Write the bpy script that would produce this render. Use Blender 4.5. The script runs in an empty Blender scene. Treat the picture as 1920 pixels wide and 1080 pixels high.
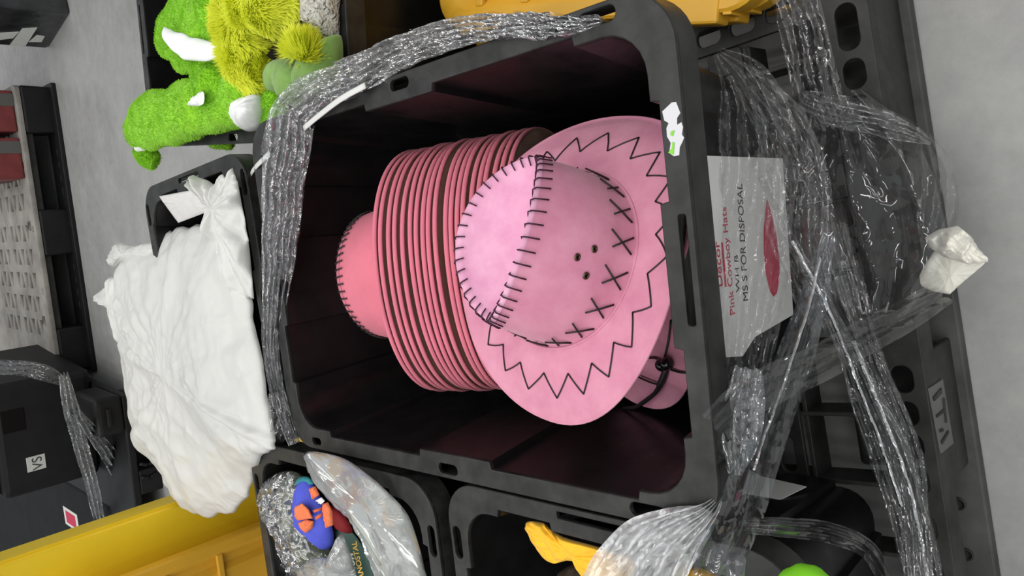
import bpy, bmesh, math, random
from math import sin, cos, pi, radians as RAD
from mathutils import Vector as V, Matrix, noise
import numpy as np

SC = bpy.context.scene
COL = SC.collection

# ------------------------------------------------------------------ camera
CAM_C = V((0.3190565, -0.3684801, 1.1276894))
CAM_R = [V((-0.11561927, -0.71633716, -0.68810846)),      # photo right
         V((-0.98964, 0.02345, 0.14193)),                 # photo down
         V((-0.08571298, 0.69736545, -0.711572))]         # into the picture
FPX = 1450.0
f_ = CAM_R[2].normalized()
r_ = (CAM_R[0] - f_ * CAM_R[0].dot(f_)).normalized()
d_ = f_.cross(r_).normalized()
cam = bpy.data.cameras.new('camera')
cam.sensor_width = 36.0
cam.lens = FPX / 1920 * 36
cam.clip_start = 0.02
camo = bpy.data.objects.new('camera', cam)
COL.objects.link(camo)
camo.matrix_world = Matrix(((r_.x, -d_.x, -f_.x, CAM_C.x), (r_.y, -d_.y, -f_.y, CAM_C.y), (r_.z, -d_.z, -f_.z, CAM_C.z), (0, 0, 0, 1)))
SC.camera = camo

# ------------------------------------------------------------------ light
world = bpy.data.worlds.new('world')
SC.world = world
world.use_nodes = True
world.node_tree.nodes['Background'].inputs[0].default_value = (0.93, 0.97, 1.0, 1)
world.node_tree.nodes['Background'].inputs[1].default_value = 0.47
def strip_light(x, y, z, sx, sy, watts, rz=0):
    l = bpy.data.lights.new('ceiling_light', 'AREA')
    l.shape = 'RECTANGLE'; l.size = sx; l.size_y = sy; l.energy = watts
    l.color = (1.0, 0.98, 0.95)
    o = bpy.data.objects.new('ceiling_light', l)
    COL.objects.link(o); o.location = (x, y, z); o.rotation_euler = (0, 0, rz)
for lx in (-4.9, -3.5, -2.1, -0.7, 0.7, 2.1, 3.5, 4.9):
    strip_light(lx, -1.2, 5.5, 0.12, 11.0, 80)
SC.view_settings.view_transform = 'Standard'
SC.view_settings.look = 'None'
SC.view_settings.gamma = 1
SC.view_settings.use_curve_mapping = False
SC.view_settings.exposure = 0.0

# ------------------------------------------------------------------ helpers
def un(px, py, z):                       # pixel of the photograph -> point at height z
    d = r_ * ((px - 960) / FPX) + d_ * ((py - 540) / FPX) + f_
    t = (z - CAM_C.z) / d.z
    return CAM_C + d * t
def uny(px, py, y):                      # pixel -> point on the upright plane at depth y
    d = r_ * ((px - 960) / FPX) + d_ * ((py - 540) / FPX) + f_
    t = (y - CAM_C.y) / d.y
    return CAM_C + d * t

def tag(o, label=None, cat=None, group=None, kind=None):
    if label: o['label'] = label
    if cat: o['category'] = cat
    if group: o['group'] = group
    if kind: o['kind'] = kind
    return o

def thing(name, label, cat, loc=(0, 0, 0), rz=0, group=None, mat=None):
    o = bpy.data.objects.new(name, None)
    o.empty_display_size = 0.05
    COL.objects.link(o)
    if mat is not None: o.matrix_world = mat
    else:
        o.location = loc; o.rotation_euler = (0, 0, rz)
    return tag(o, label, cat, group)

def mesh(name, vs, fs, m, smooth=True):
    me = bpy.data.meshes.new(name)
    me.from_pydata([tuple(v) for v in vs], [], fs)
    if m: me.materials.append(m)
    if smooth:
        me.polygons.foreach_set('use_smooth', [True] * len(me.polygons))
    me.update()
    return me

def part(name, vs, fs, m, parent=None, smooth=True, label=None):
    o = bpy.data.objects.new(name, mesh(name, vs, fs, m, smooth))
    COL.objects.link(o)
    if parent: o.parent = parent
    if label: o['label'] = label
    return o

def from_me(name, me, parent=None, label=None):
    o = bpy.data.objects.new(name, me)
    COL.objects.link(o)
    if parent: o.parent = parent
    if label: o['label'] = label
    return o

def solo(name, vs, fs, m, label, cat, group=None, smooth=True):   # a thing that is one mesh, origin at its base
    a = np.array([tuple(v) for v in vs])
    b = np.array([a[:, 0].mean(), a[:, 1].mean(), a[:, 2].min()])
    o = part(name, a - b, fs, m, None, smooth)
    o.location = b
    return tag(o, label, cat, group)

def rel(vs, base): return [V(v) - V(base) for v in vs]

def sharp(o, ang=35):
    bm = bmesh.new(); bm.from_mesh(o.data)
    for e in bm.edges:
        if len(e.link_faces) == 2 and e.calc_face_angle(0) > RAD(ang): e.smooth = False
    bm.to_mesh(o.data); bm.free()
    return o

def fixn(o):
    bm = bmesh.new(); bm.from_mesh(o.data)
    bmesh.ops.recalc_face_normals(bm, faces=bm.faces)
    bm.to_mesh(o.data); bm.free()
    return o

def box_me(name, x0, x1, y0, y1, z0, z1, m, bev=0.003, taper=0.0, seg=2):
    bm = bmesh.new()
    t = taper
    p = [(x0 + t, y0 + t, z0), (x1 - t, y0 + t, z0), (x1 - t, y1 - t, z0), (x0 + t, y1 - t, z0), (x0, y0, z1), (x1, y0, z1), (x1, y1, z1), (x0, y1, z1)]
    v = [bm.verts.new(q) for q in p]
    for f in ((3, 2, 1, 0), (4, 5, 6, 7), (0, 1, 5, 4), (1, 2, 6, 5), (2, 3, 7, 6), (3, 0, 4, 7)):
        bm.faces.new([v[i] for i in f])
    if bev: bmesh.ops.bevel(bm, geom=bm.edges[:], offset=bev, segments=seg, affect='EDGES', profile=0.5)
    me = bpy.data.meshes.new(name); bm.to_mesh(me); bm.free()
    me.materials.append(m)
    return me

def plate_me(name, loops, thick, m, z=0.0, bev=0.0012):
    """flat sheet with holes: loops[0] outline, the rest holes (2D), top at z, thickness downward"""
    cu = bpy.data.curves.new(name, 'CURVE')
    cu.dimensions = '2D'; cu.fill_mode = 'BOTH'
    cu.extrude = max(thick / 2 - bev, 1e-5); cu.bevel_depth = bev; cu.bevel_resolution = 1; cu.offset = -bev
    for lp in loops:
        s = cu.splines.new('POLY'); s.points.add(len(lp) - 1)
        for q, (x, y) in zip(s.points, lp): q.co = (x, y, 0, 1)
        s.use_cyclic_u = True
    o = bpy.data.objects.new(name, cu); COL.objects.link(o)
    dg = bpy.context.evaluated_depsgraph_get(); dg.update()
    me = bpy.data.meshes.new_from_object(o.evaluated_get(dg))
    bpy.data.objects.remove(o); bpy.data.curves.remove(cu)
    me.transform(Matrix.Translation((0, 0, z - thick / 2)))
    me.materials.clear(); me.materials.append(m); me.name = name
    return me

def text_me(name, s, size, m, extrude=0.0002, bold=0.0, align='LEFT'):
    cu = bpy.data.curves.new(name, 'FONT')
    cu.body = s; cu.size = size; cu.extrude = extrude; cu.offset = bold; cu.align_x = align
    o = bpy.data.objects.new(name, cu); COL.objects.link(o)
    dg = bpy.context.evaluated_depsgraph_get(); dg.update()
    me = bpy.data.meshes.new_from_object(o.evaluated_get(dg))
    bpy.data.objects.remove(o); bpy.data.curves.remove(cu)
    me.materials.clear(); me.materials.append(m); me.name = name
    return me

def rrect(x0, x1, y0, y1, r, n=6):
    out = []
    for cx, cy, a in ((x1 - r, y0 + r, -90), (x1 - r, y1 - r, 0), (x0 + r, y1 - r, 90), (x0 + r, y0 + r, 180)):
        for i in range(n + 1):
            t = RAD(a + 90 * i / n)
            out.append((cx + r * cos(t), cy + r * sin(t)))
    return out

def slot(cx, cy, lx, ly, r=None):
    r = r or min(lx, ly) / 2
    return rrect(cx - lx / 2, cx + lx / 2, cy - ly / 2, cy + ly / 2, r * 0.98, 5)

def loft(rings, closed=True, cap0=False, cap1=False):
    n = len(rings[0]); vs = [p for r in rings for p in r]; fs = []
    for i in range(len(rings) - 1):
        for j in range(n if closed else n - 1):
            k = (j + 1) % n
            fs.append((i * n + j, i * n + k, (i + 1) * n + k, (i + 1) * n + j))
    if cap0: fs.append(tuple(range(n - 1, -1, -1)))
    if cap1: fs.append(tuple((len(rings) - 1) * n + j for j in range(n)))
    return vs, fs

def smoothpath(pts, n):
    """Catmull-Rom through pts (any tuples), n samples"""
    P = np.array([tuple(p) for p in pts], float)
    if len(P) == 2: return P[0] + (P[1] - P[0]) * np.linspace(0, 1, n)[:, None]
    P = np.vstack([2 * P[0] - P[1], P, 2 * P[-1] - P[-2]])
    out = []
    m = len(P) - 3
    for t in np.linspace(0, m - 1e-6, n):
        i = int(t); u = t - i
        a, b, c, d = P[i:i + 4]
        out.append(0.5 * (2 * b + (c - a) * u + (2 * a - 5 * b + 4 * c - d) * u * u + (3 * b - a - 3 * c + d) * u ** 3))
    return np.array(out)

def tube(pts, rad, n=8, steps=None, flat=1.0, up=(0, 0, 1), cap=True):
    """tapering tube along a path; rad = number or list"""
    k = steps or len(pts)
    P = smoothpath(pts, k) if steps else np.array([tuple(p) for p in pts], float)
    R = smoothpath([(r, 0) for r in rad], k)[:, 0] if hasattr(rad, '__len__') else np.full(k, rad)
    rings = []
    up = V(up)
    for i in range(k):
        t = V(P[min(i + 1, k - 1)] - P[max(i - 1, 0)]).normalized()
        s = t.cross(up)
        if s.length < 1e-4: s = t.cross(V((1, 0, 0)))
        s.normalize(); u = s.cross(t).normalized()
        rings.append([V(P[i]) + (s * cos(2 * pi * j / n) + u * sin(2 * pi * j / n) * flat) * R[i] for j in range(n)])
    return loft(rings, True, cap, cap)

def join(*parts):
    vs, fs = [], []
    for v, f in parts:
        o = len(vs); vs += list(v); fs += [tuple(i + o for i in q) for q in f]
    return vs, fs

def nz(x, y, z, s=0.0): return noise.noise(V((x + s * 17.3, y - s * 9.1, z + s * 5.7)))
def ridge(x, y, z, s=0.0, o=3):
    v, a, t = 0, 1, 0
    for i in range(o):
        v += a * (1 - 2.2 * abs(nz(x, y, z, s + i))); t += a
        a *= 0.5; x *= 2.1; y *= 2.1; z *= 2.1
    return v / t

def pillow(outline, up, h, seed=0, wr=0.006, freq=18, rings=26, nang=110, pw=2.2, radial=0.0, under=0.35, jag=0.0, straight=False):
    """stuffed, creased bag over a closed outline in space"""
    n0 = len(outline)
    pl = list(outline) + [outline[0]]
    P = smoothpath(pl, nang + 1)[:-1] if not straight else np.array([np.array(pl[int(u)]) + (np.array(pl[int(u) + 1]) - np.array(pl[int(u)])) * (u - int(u)) for u in np.linspace(0, n0, nang + 1)[:-1]])
    c = P.mean(0); up = V(up).normalized()
    rg = []
    def creased(p, t, j, amt):
        q = V(p)
        a = 2 * pi * j / nang
        w = wr * amt * (ridge(q.x * freq, q.y * freq, q.z * freq, seed) - 0.2)
        w += radial * amt * t * (abs(nz(cos(a) * 4, sin(a) * 4, 0, seed + 3)) * 2 - 0.5)
        return q + up * w
    for i in range(rings):
        t = 1 - i / rings
        ring = []
        for j in range(nang):
            p = c + (P[j] - c) * t
            jit = jag * nz(j * 0.35, t * 3, 1.0, seed) * t
            q = V(p) + V(P[j] - c).normalized() * jit + up * (h * (1 - t ** pw) ** (1 / 1.6) if t < 1 else 0)
            ring.append(creased(q, t, j, min(1, (1 - t) * 8 + 0.15)))
        rg.append(ring)
    rg.append([creased(V(c) + up * h, 0, 0, 1)] * nang)
    lo = []
    for t in (0.97, 0.8, 0.4, 0.0):
        lo.append([V(c + (P[j] - c) * t) - up * (h * under * (1 - t ** 2) + 0.002) for j in range(nang)])
    vs, fs = loft(list(reversed(lo)) + rg)
    bm = bmesh.new()
    bv = [bm.verts.new(v) for v in vs]
    for f in fs:
        try: bm.faces.new([bv[i] for i in f])
        except ValueError: pass
    bmesh.ops.remove_doubles(bm, verts=bm.verts, dist=1e-6)
    bmesh.ops.recalc_face_normals(bm, faces=bm.faces)
    bm.verts.index_update()
    vs = [v.co.copy() for v in bm.verts]; fs = [tuple(v.index for v in f.verts) for f in bm.faces]
    bm.free()
    return vs, fs

def ribbon(pts, widths, nrm=None, nl=110, nw=16, amp=0.006, fl=9, fw=5, seed=0, thick=False, twist=0.0, curl=0.0, edge=0.1):
    """crumpled strip of film along a path"""
    P = smoothpath(pts, nl); W = smoothpath([(w, 0) for w in widths], nl)[:, 0]
    if nrm is None: nrm = (CAM_C - V(P.mean(0)))
    nrm = V(nrm).normalized()
    rows = []; L = 0
    for i in range(nl):
        t = V(P[min(i + 1, nl - 1)] - P[max(i - 1, 0)]).normalized()
        if i: L += (V(P[i]) - V(P[i - 1])).length
        s = t.cross(nrm).normalized(); u = s.cross(t).normalized()
        if twist:
            q = Matrix.Rotation(twist * i / nl + 0.35 * nz(L * 8, 0, 0, seed), 3, t); s = q @ s; u = q @ u
        row = []
        for j in range(nw + 1):
            a = j / nw - 0.5
            wl = a * W[i] * (1 + edge * nz(L * 14, j // (nw // 2 + 1), 3, seed))
            h = amp * (ridge(L * fl, a * fw, 0, seed, 3) - 0.3) + amp * 0.7 * sin(a * fw * 4 + 5 * nz(L * fl * 0.5, 1, 2, seed))
            row.append(V(P[i]) + s * wl + u * (h + curl * (4 * a * a)) )
        rows.append(row)
    return loft(rows, False)

# ------------------------------------------------------------------ materials
def newmat(name):
    m = bpy.data.materials.new(name); m.use_nodes = True
    nt = m.node_tree
    return m, nt, nt.nodes, nt.links, nt.nodes['Principled BSDF']

def mat(name, col, rough=0.5, spec=0.5, var=0.0, vscale=8, bump=0.0, bscale=200, bdist=0.002, col2=None, metal=0.0, sheen=0.0, rvar=0.0, sss=0.0, trans=0.0, coat=0.0):
    m, nt, N, L, b = newmat(name)
    b.inputs['Base Color'].default_value = (*col, 1)
    b.inputs['Roughness'].default_value = rough
    b.inputs['Specular IOR Level'].default_value = spec
    b.inputs['Metallic'].default_value = metal
    if coat: b.inputs['Coat Weight'].default_value = coat
    if sheen:
        b.inputs['Sheen Weight'].default_value = sheen; b.inputs['Sheen Roughness'].default_value = 0.5
    if trans: b.inputs['Transmission Weight'].default_value = trans
    tc = N.new('ShaderNodeTexCoord')
    if var or col2:
        n = N.new('ShaderNodeTexNoise'); n.inputs['Scale'].default_value = vscale; n.inputs['Detail'].default_value = 6; n.inputs['Roughness'].default_value = 0.62
        L.new(tc.outputs['Object'], n.inputs['Vector'])
        r = N.new('ShaderNodeValToRGB')
        r.color_ramp.elements[0].position = 0.33; r.color_ramp.elements[1].position = 0.68
        c2 = col2 or tuple(min(1, c * (1 + var)) for c in col)
        c1 = col if col2 else tuple(c * (1 - var) for c in col)
        r.color_ramp.elements[0].color = (*c1, 1); r.color_ramp.elements[1].color = (*c2, 1)
        L.new(n.outputs['Fac'], r.inputs['Fac']); L.new(r.outputs['Color'], b.inputs['Base Color'])
    if rvar:
        n2 = N.new('ShaderNodeTexNoise'); n2.inputs['Scale'].default_value = 30; n2.inputs['Detail'].default_value = 8
        L.new(tc.outputs['Object'], n2.inputs['Vector'])
        mr = N.new('ShaderNodeMapRange'); mr.inputs[1].default_value = 0.3; mr.inputs[2].default_value = 0.7
        mr.inputs[3].default_value = rough - rvar; mr.inputs[4].default_value = rough + rvar
        L.new(n2.outputs['Fac'], mr.inputs[0]); L.new(mr.outputs[0], b.inputs['Roughness'])
    if bump:
        n3 = N.new('ShaderNodeTexNoise'); n3.inputs['Scale'].default_value = bscale; n3.inputs['Detail'].default_value = 4
        L.new(tc.outputs['Object'], n3.inputs['Vector'])
        bp = N.new('ShaderNodeBump'); bp.inputs['Strength'].default_value = bump; bp.inputs['Distance'].default_value = bdist
        L.new(n3.outputs['Fac'], bp.inputs['Height']); L.new(bp.outputs['Normal'], b.inputs['Normal'])
    return m

def film_mat(name, haze=0.06, tint=(0.9, 0.93, 0.95), gl=1.0, rough=0.1, scale=60, stretch=(1, 1, 1), bump=0.8, base=0.05, facet=0.9):
    """clear stretch film: see-through sheet whose small crinkle facets each mirror another part of the hall"""
    m, nt, N, L, b = newmat(name)
    N.remove(b); out = N['Material Output']
    tc = N.new('ShaderNodeTexCoord'); mp = N.new('ShaderNodeMapping'); mp.inputs['Scale'].default_value = stretch
    L.new(tc.outputs['Object'], mp.inputs['Vector'])
    n = N.new('ShaderNodeTexNoise'); n.inputs['Scale'].default_value = scale * 0.6; n.inputs['Detail'].default_value = 3
    L.new(mp.outputs[0], n.inputs['Vector'])
    wob = N.new('ShaderNodeVectorMath'); wob.operation = 'MULTIPLY_ADD'; wob.inputs[1].default_value = (0.05, 0.05, 0.05)
    L.new(n.outputs['Color'], wob.inputs[0]); L.new(mp.outputs[0], wob.inputs[2])
    vo = N.new('ShaderNodeTexVoronoi'); vo.inputs['Scale'].default_value = scale * 1.9
    L.new(wob.outputs[0], vo.inputs['Vector'])
    sub = N.new('ShaderNodeVectorMath'); sub.operation = 'SUBTRACT'; sub.inputs[1].default_value = (0.5, 0.5, 0.5)
    L.new(vo.outputs['Color'], sub.inputs[0])
    geo = N.new('ShaderNodeNewGeometry')
    ad = N.new('ShaderNodeVectorMath'); ad.operation = 'MULTIPLY_ADD'; ad.inputs[1].default_value = (facet, facet, facet)
    L.new(sub.outputs[0], ad.inputs[0]); L.new(geo.outputs['Normal'], ad.inputs[2])
    nm = N.new('ShaderNodeVectorMath'); nm.operation = 'NORMALIZE'; L.new(ad.outputs[0], nm.inputs[0])
    bp = N.new('ShaderNodeBump'); bp.inputs['Strength'].default_value = bump * 0.5; bp.inputs['Distance'].default_value = 0.004
    L.new(n.outputs[0], bp.inputs['Height']); L.new(nm.outputs[0], bp.inputs['Normal'])
    tr = N.new('ShaderNodeBsdfTransparent'); tr.inputs[0].default_value = (*tint, 1)
    g = N.new('ShaderNodeBsdfGlossy'); g.inputs['Roughness'].default_value = rough
    L.new(bp.outputs[0], g.inputs['Normal'])
    d = N.new('ShaderNodeBsdfDiffuse'); d.inputs[0].default_value = (0.85, 0.86, 0.88, 1)
    L.new(bp.outputs[0], d.inputs['Normal'])
    fr = N.new('ShaderNodeFresnel'); fr.inputs[0].default_value = 1.5
    ml = N.new('ShaderNodeMath'); ml.operation = 'MULTIPLY_ADD'; ml.inputs[1].default_value = 1.6 * gl; ml.inputs[2].default_value = base
    ml.use_clamp = True
    L.new(fr.outputs[0], ml.inputs[0])
    m1 = N.new('ShaderNodeMixShader'); m1.inputs[0].default_value = haze
    L.new(tr.outputs[0], m1.inputs[1]); L.new(d.outputs[0], m1.inputs[2])
    m2 = N.new('ShaderNodeMixShader'); L.new(ml.outputs[0], m2.inputs[0])
    L.new(m1.outputs[0], m2.inputs[1]); L.new(g.outputs[0], m2.inputs[2])
    L.new(m2.outputs[0], out.inputs[0])
    return m

def bag_mat(name, col, tl=0.35, rough=0.35, bump=0.35, scale=25, clear=0.0):
    m, nt, N, L, b = newmat(name)
    b.inputs['Base Color'].default_value = (*col, 1); b.inputs['Roughness'].default_value = rough
    out = N['Material Output']
    tc = N.new('ShaderNodeTexCoord'); n = N.new('ShaderNodeTexNoise'); n.inputs['Scale'].default_value = scale; n.inputs['Detail'].default_value = 5; n.inputs['Distortion'].default_value = 1.2
    L.new(tc.outputs['Object'], n.inputs['Vector'])
    bp = N.new('ShaderNodeBump'); bp.inputs['Strength'].default_value = bump; bp.inputs['Distance'].default_value = 0.01
    L.new(n.outputs['Fac'], bp.inputs['Height']); L.new(bp.outputs[0], b.inputs['Normal'])
    t = N.new('ShaderNodeBsdfTranslucent'); t.inputs[0].default_value = (*col, 1)
    mx = N.new('ShaderNodeMixShader'); mx.inputs[0].default_value = tl
    L.new(b.outputs[0], mx.inputs[1]); L.new(t.outputs[0], mx.inputs[2])
    wv = N.new('ShaderNodeTexNoise'); wv.inputs['Scale'].default_value = scale * 0.55; wv.inputs['Detail'].default_value = 4; wv.inputs['Distortion'].default_value = 2.5
    try: wv.noise_type = 'RIDGED_MULTIFRACTAL'
    except Exception: pass
    L.new(tc.outputs['Object'], wv.inputs['Vector'])
    bp2 = N.new('ShaderNodeBump'); bp2.inputs['Strength'].default_value = bump; bp2.inputs['Distance'].default_value = 0.012
    L.new(wv.outputs[0], bp2.inputs['Height']); L.new(bp.outputs[0], bp2.inputs['Normal']); L.new(bp2.outputs[0], b.inputs['Normal'])
    tp = N.new('ShaderNodeBsdfTransparent'); m3 = N.new('ShaderNodeMixShader'); m3.inputs[0].default_value = clear
    L.new(mx.outputs[0], m3.inputs[1]); L.new(tp.outputs[0], m3.inputs[2]); L.new(m3.outputs[0], out.inputs[0])
    return m

M = {}
M['floor'] = mat('concrete_floor', (0.225, 0.225, 0.222), 0.42, 0.4, col2=(0.345, 0.345, 0.335), vscale=3.5, bump=0.25, bscale=90, bdist=0.001, rvar=0.1)
M['black'] = mat('black_tote_plastic', (0.007, 0.007, 0.0073), 0.32, 0.3, var=0.25, vscale=20, bump=0.05, bscale=60, rvar=0.08)
M['rim'] = mat('scuffed_black_rim_plastic', (0.02, 0.02, 0.0195), 0.42, 0.34, var=0.6, vscale=26, bump=0.12, bscale=150, bdist=0.0008, rvar=0.1)
M['pallet'] = mat('dusty_black_pallet_plastic', (0.021, 0.021, 0.020), 0.55, 0.45, var=0.5, vscale=14, bump=0.3, bscale=160, bdist=0.001, rvar=0.12)
M['pallet_dust'] = mat('dusty_grey_skid_plastic', (0.06, 0.06, 0.056), 0.65, 0.4, var=0.4, vscale=10, bump=0.3, bscale=120, bdist=0.001)
M['plate_grey'] = mat('grey_cast_plate', (0.13, 0.13, 0.12), 0.5, 0.4, var=0.1)
M['grey_deck'] = mat('light_grey_pallet_deck', (0.24, 0.225, 0.205), 0.65, 0.3, var=0.3, vscale=9, bump=0.2, bscale=80)  # lighter grey than the feet and runner of the same pallet
M['matte'] = mat('matte_black_case', (0.008, 0.008, 0.009), 0.7, 0.2, var=0.3, vscale=10)
M['dark'] = mat('dark_grey_plastic', (0.009, 0.009, 0.010), 0.5, 0.25, var=0.3, vscale=10, bump=0.15, bscale=60)
M['suede'] = mat('pink_suede', (0.55, 0.20, 0.30), 0.95, 0.1, col2=(0.66, 0.29, 0.395), vscale=20, bump=0.35, bscale=900, bdist=0.0006, sheen=0.25)
M['suede_lit'] = mat('overlit_pink_suede', (0.66, 0.30, 0.46), 0.9, 0.1, col2=(0.78, 0.42, 0.58), vscale=26, bump=0.35, bscale=900, bdist=0.0006, sheen=0.3)  # paler copy of the suede, overexposed light painted into its colour
M['felt'] = mat('salmon_pink_felt', (0.63, 0.17, 0.23), 0.85, 0.15, var=0.08, vscale=15, bump=0.2, bscale=700, bdist=0.0006, sheen=0.1)
M['under'] = mat('taupe_pink_lining', (0.30, 0.20, 0.15), 0.95, 0.05, var=0.15, vscale=20)
M['thread'] = mat('black_lacing', (0.012, 0.010, 0.012), 0.5, 0.4)
M['thread_soft'] = mat('plum_stitch_thread', (0.05, 0.014, 0.03), 0.6, 0.3)
M['brass'] = mat('dark_brass_eyelet', (0.10, 0.08, 0.05), 0.35, 0.5, metal=0.8)
M['hole'] = mat('hole_shade_black', (0.006, 0.005, 0.005), 0.8, 0.1)  # near-black standing in for the shade inside openings
M['bead'] = mat('glossy_black_bead', (0.008, 0.008, 0.008), 0.12, 0.6)
M['paper'] = mat('white_paper', (0.72, 0.72, 0.70), 0.6, 0.3, var=0.04, vscale=30)
M['red_ink'] = mat('crimson_ink', (0.58, 0.025, 0.08), 0.5, 0.3)
M['black_ink'] = mat('black_ink', (0.05, 0.05, 0.055), 0.5, 0.3)
M['white_paint'] = mat('white_sticker', (0.6, 0.6, 0.62), 0.6, 0.3)
M['green_paint'] = mat('green_print', (0.20, 0.58, 0.04), 0.5, 0.3)
M['film'] = film_mat('clear_stretch_film', 0.022, tint=(0.985, 0.987, 0.99), scale=62, base=0.10, gl=0.5, rough=0.035, facet=1.0)
M['film_rope'] = film_mat('bunched_stretch_film', 0.2, tint=(0.84, 0.86, 0.88), scale=95, base=0.2, gl=1.2, rough=0.04, facet=1.5)
M['film_thin'] = film_mat('single_layer_stretch_film', 0.015, tint=(0.99, 0.99, 0.993), scale=62, base=0.055, gl=0.35, rough=0.035, facet=0.9)
M['film_clear'] = film_mat('smooth_clear_film', 0.015, tint=(0.97, 0.975, 0.98), scale=30, bump=0.4, base=0.03, gl=0.6, rough=0.035, facet=0.6)
M['film_blue'] = film_mat('bluish_clear_film', 0.03, tint=(0.88, 0.93, 0.97), scale=45, bump=0.5, base=0.06, gl=0.8, rough=0.04, facet=0.8)
M['film_strand'] = film_mat('twisted_film_strand', 0.30, tint=(0.8, 0.82, 0.84), scale=70, base=0.2, gl=1.3, rough=0.08, facet=0.8)
M['film_white'] = film_mat('whitish_film', 0.45, tint=(0.85, 0.87, 0.88), scale=60, bump=0.9, base=0.1, gl=1.2)
M['bag'] = bag_mat('white_bin_liner', (0.83, 0.83, 0.805), 0.3, 0.3, 0.32, 15, 0.10)
M['bag2'] = bag_mat('white_folded_plastic', (0.78, 0.77, 0.75), 0.25, 0.4, 0.25, 14, 0.05)
M['clearbag'] = film_mat('cloudy_clear_bag', 0.21, tint=(0.95, 0.97, 0.94), scale=24, bump=0.9, base=0.02, gl=0.6, rough=0.14, facet=0.16)
M['silver'] = film_mat('crinkled_silvery_bag', 0.10, tint=(0.7, 0.74, 0.66), scale=60, bump=1.0, base=0.16, gl=1.2, rough=0.1, facet=0.9)
M['strap'] = mat('white_strap', (0.62, 0.62, 0.60), 0.4, 0.4)
M['yellow'] = mat('yellow_lid_plastic', (0.70, 0.375, 0.03), 0.38, 0.45, var=0.06, vscale=6, bump=0.1, bscale=80)
M['post'] = mat('bright_yellow_paint', (0.86, 0.60, 0.02), 0.35, 0.5, var=0.05, vscale=5)
M['cloth_y'] = mat('golden_yellow_fabric', (0.88, 0.48, 0.03), 0.85, 0.15, var=0.08, vscale=30, bump=0.2, bscale=800, bdist=0.0005, sheen=0.1)
M['plush'] = mat('lime_green_plush', (0.23, 0.52, 0.02), 0.95, 0.05, var=0.2, vscale=40, bump=0.6, bscale=350, bdist=0.003, sheen=0.2)
M['plush_hair'] = bag_mat('lime_plush_pile', (0.30, 0.62, 0.03), 0.35, 0.8, 0.0, 20)
M['fur'] = bag_mat('yellow_green_shag', (0.86, 0.90, 0.08), 0.45, 0.7, 0.0, 20)
M['fur_base'] = mat('yellow_green_backing', (0.60, 0.64, 0.04), 0.95, 0.05)
M['white_cloth'] = mat('white_lining_fabric', (0.80, 0.82, 0.80), 0.9, 0.1, bump=0.15, bscale=500, bdist=0.0006)
M['olive'] = mat('sage_green_plush', (0.19, 0.33, 0.085), 0.95, 0.05, var=0.15, vscale=40, bump=0.3, bscale=500, bdist=0.0008, sheen=0.3)
M['green_toy'] = mat('bright_green_fabric', (0.20, 0.60, 0.02), 0.6, 0.3)
M['blue'] = mat('blue_costume_fabric', (0.07, 0.09, 0.55), 0.7, 0.3, var=0.1, vscale=30)
M['orange'] = mat('orange_costume_fabric', (0.76, 0.19, 0.075), 0.7, 0.3, var=0.1, vscale=30)
M['darkgreen'] = mat('dark_teal_fabric', (0.05, 0.10, 0.085), 0.7, 0.3, var=0.2, vscale=20)
M['darkred'] = mat('dark_red_fabric', (0.20, 0.008, 0.01), 0.7, 0.3)
M['teal'] = mat('teal_fabric', (0.03, 0.22, 0.26), 0.7, 0.3)
M['gold_ink'] = mat('gold_lettering', (0.62, 0.36, 0.05), 0.5, 0.3)
M['white_ink'] = mat('white_lettering', (0.75, 0.77, 0.75), 0.5, 0.3)
M['red_box'] = mat('dark_red_carton', (0.16, 0.028, 0.028), 0.5, 0.4, var=0.25, vscale=12)
M['grey_strap'] = mat('grey_webbing', (0.10, 0.095, 0.09), 0.7, 0.2)
M['grey_label'] = mat('grey_white_label', (0.52, 0.53, 0.50), 0.6, 0.3, var=0.06, vscale=60)
M['wrapped'] = mat('film_wrapped_dark_carton', (0.022, 0.023, 0.025), 0.28, 0.6, var=0.6, vscale=9, bump=0.5, bscale=25, bdist=0.006)

# ------------------------------------------------------------------ setting: floor
fn = [n for n in M['floor'].node_tree.nodes if n.type == 'TEX_NOISE'][0]
fn.inputs['Detail'].default_value = 14; fn.inputs['Roughness'].default_value = 0.8
fl = part('floor', [(-9, -3, 0), (9, -3, 0), (9, 14, 0), (-9, 14, 0)], [(0, 1, 2, 3)], M['floor'], smooth=False)
tag(fl, kind='structure')
# ------------------------------------------------------------------ totes
def side_pts(L, fr, wide, narrow, r):
    """inner rim edge along one side, as (distance, inset) with the steps of the moulded rim"""
    out = []
    a, b, c, d = [q * L for q in fr]
    for s, i0, i1 in ((a, wide, narrow), (b, narrow, wide), (c, wide, narrow), (d, narrow, wide)):
        out += [(s - 0.001, i0), (s + 0.001, i1)]
    return out

def inner_loop(W, D, wide=0.033, narrow=0.0235, r=0.045):
    fw = (0.186, 0.352, 0.62, 0.80); fd = (0.148, 0.427, 0.601, 0.881)
    P = []
    def arc(cx, cy, a0):
        for i in range(7):
            t = RAD(a0 + 15 * i); P.append((cx + r * cos(t), cy + r * sin(t)))
    for s, i in side_pts(W, fw, wide, narrow, r): P.append((s, i))
    arc(W - wide - r, wide + r, -90)
    for s, i in side_pts(D, fd, wide, narrow, r): P.append((W - i, s))
    arc(W - wide - r, D - wide - r, 0)
    for s, i in side_pts(W, fw, wide, narrow, r): P.append((W - s, D - i))
    arc(wide + r, D - wide - r, 90)
    for s, i in side_pts(D, fd, wide, narrow, r): P.append((i, D - s))
    arc(wide + r, wide + r, 180)
    return P

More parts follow.
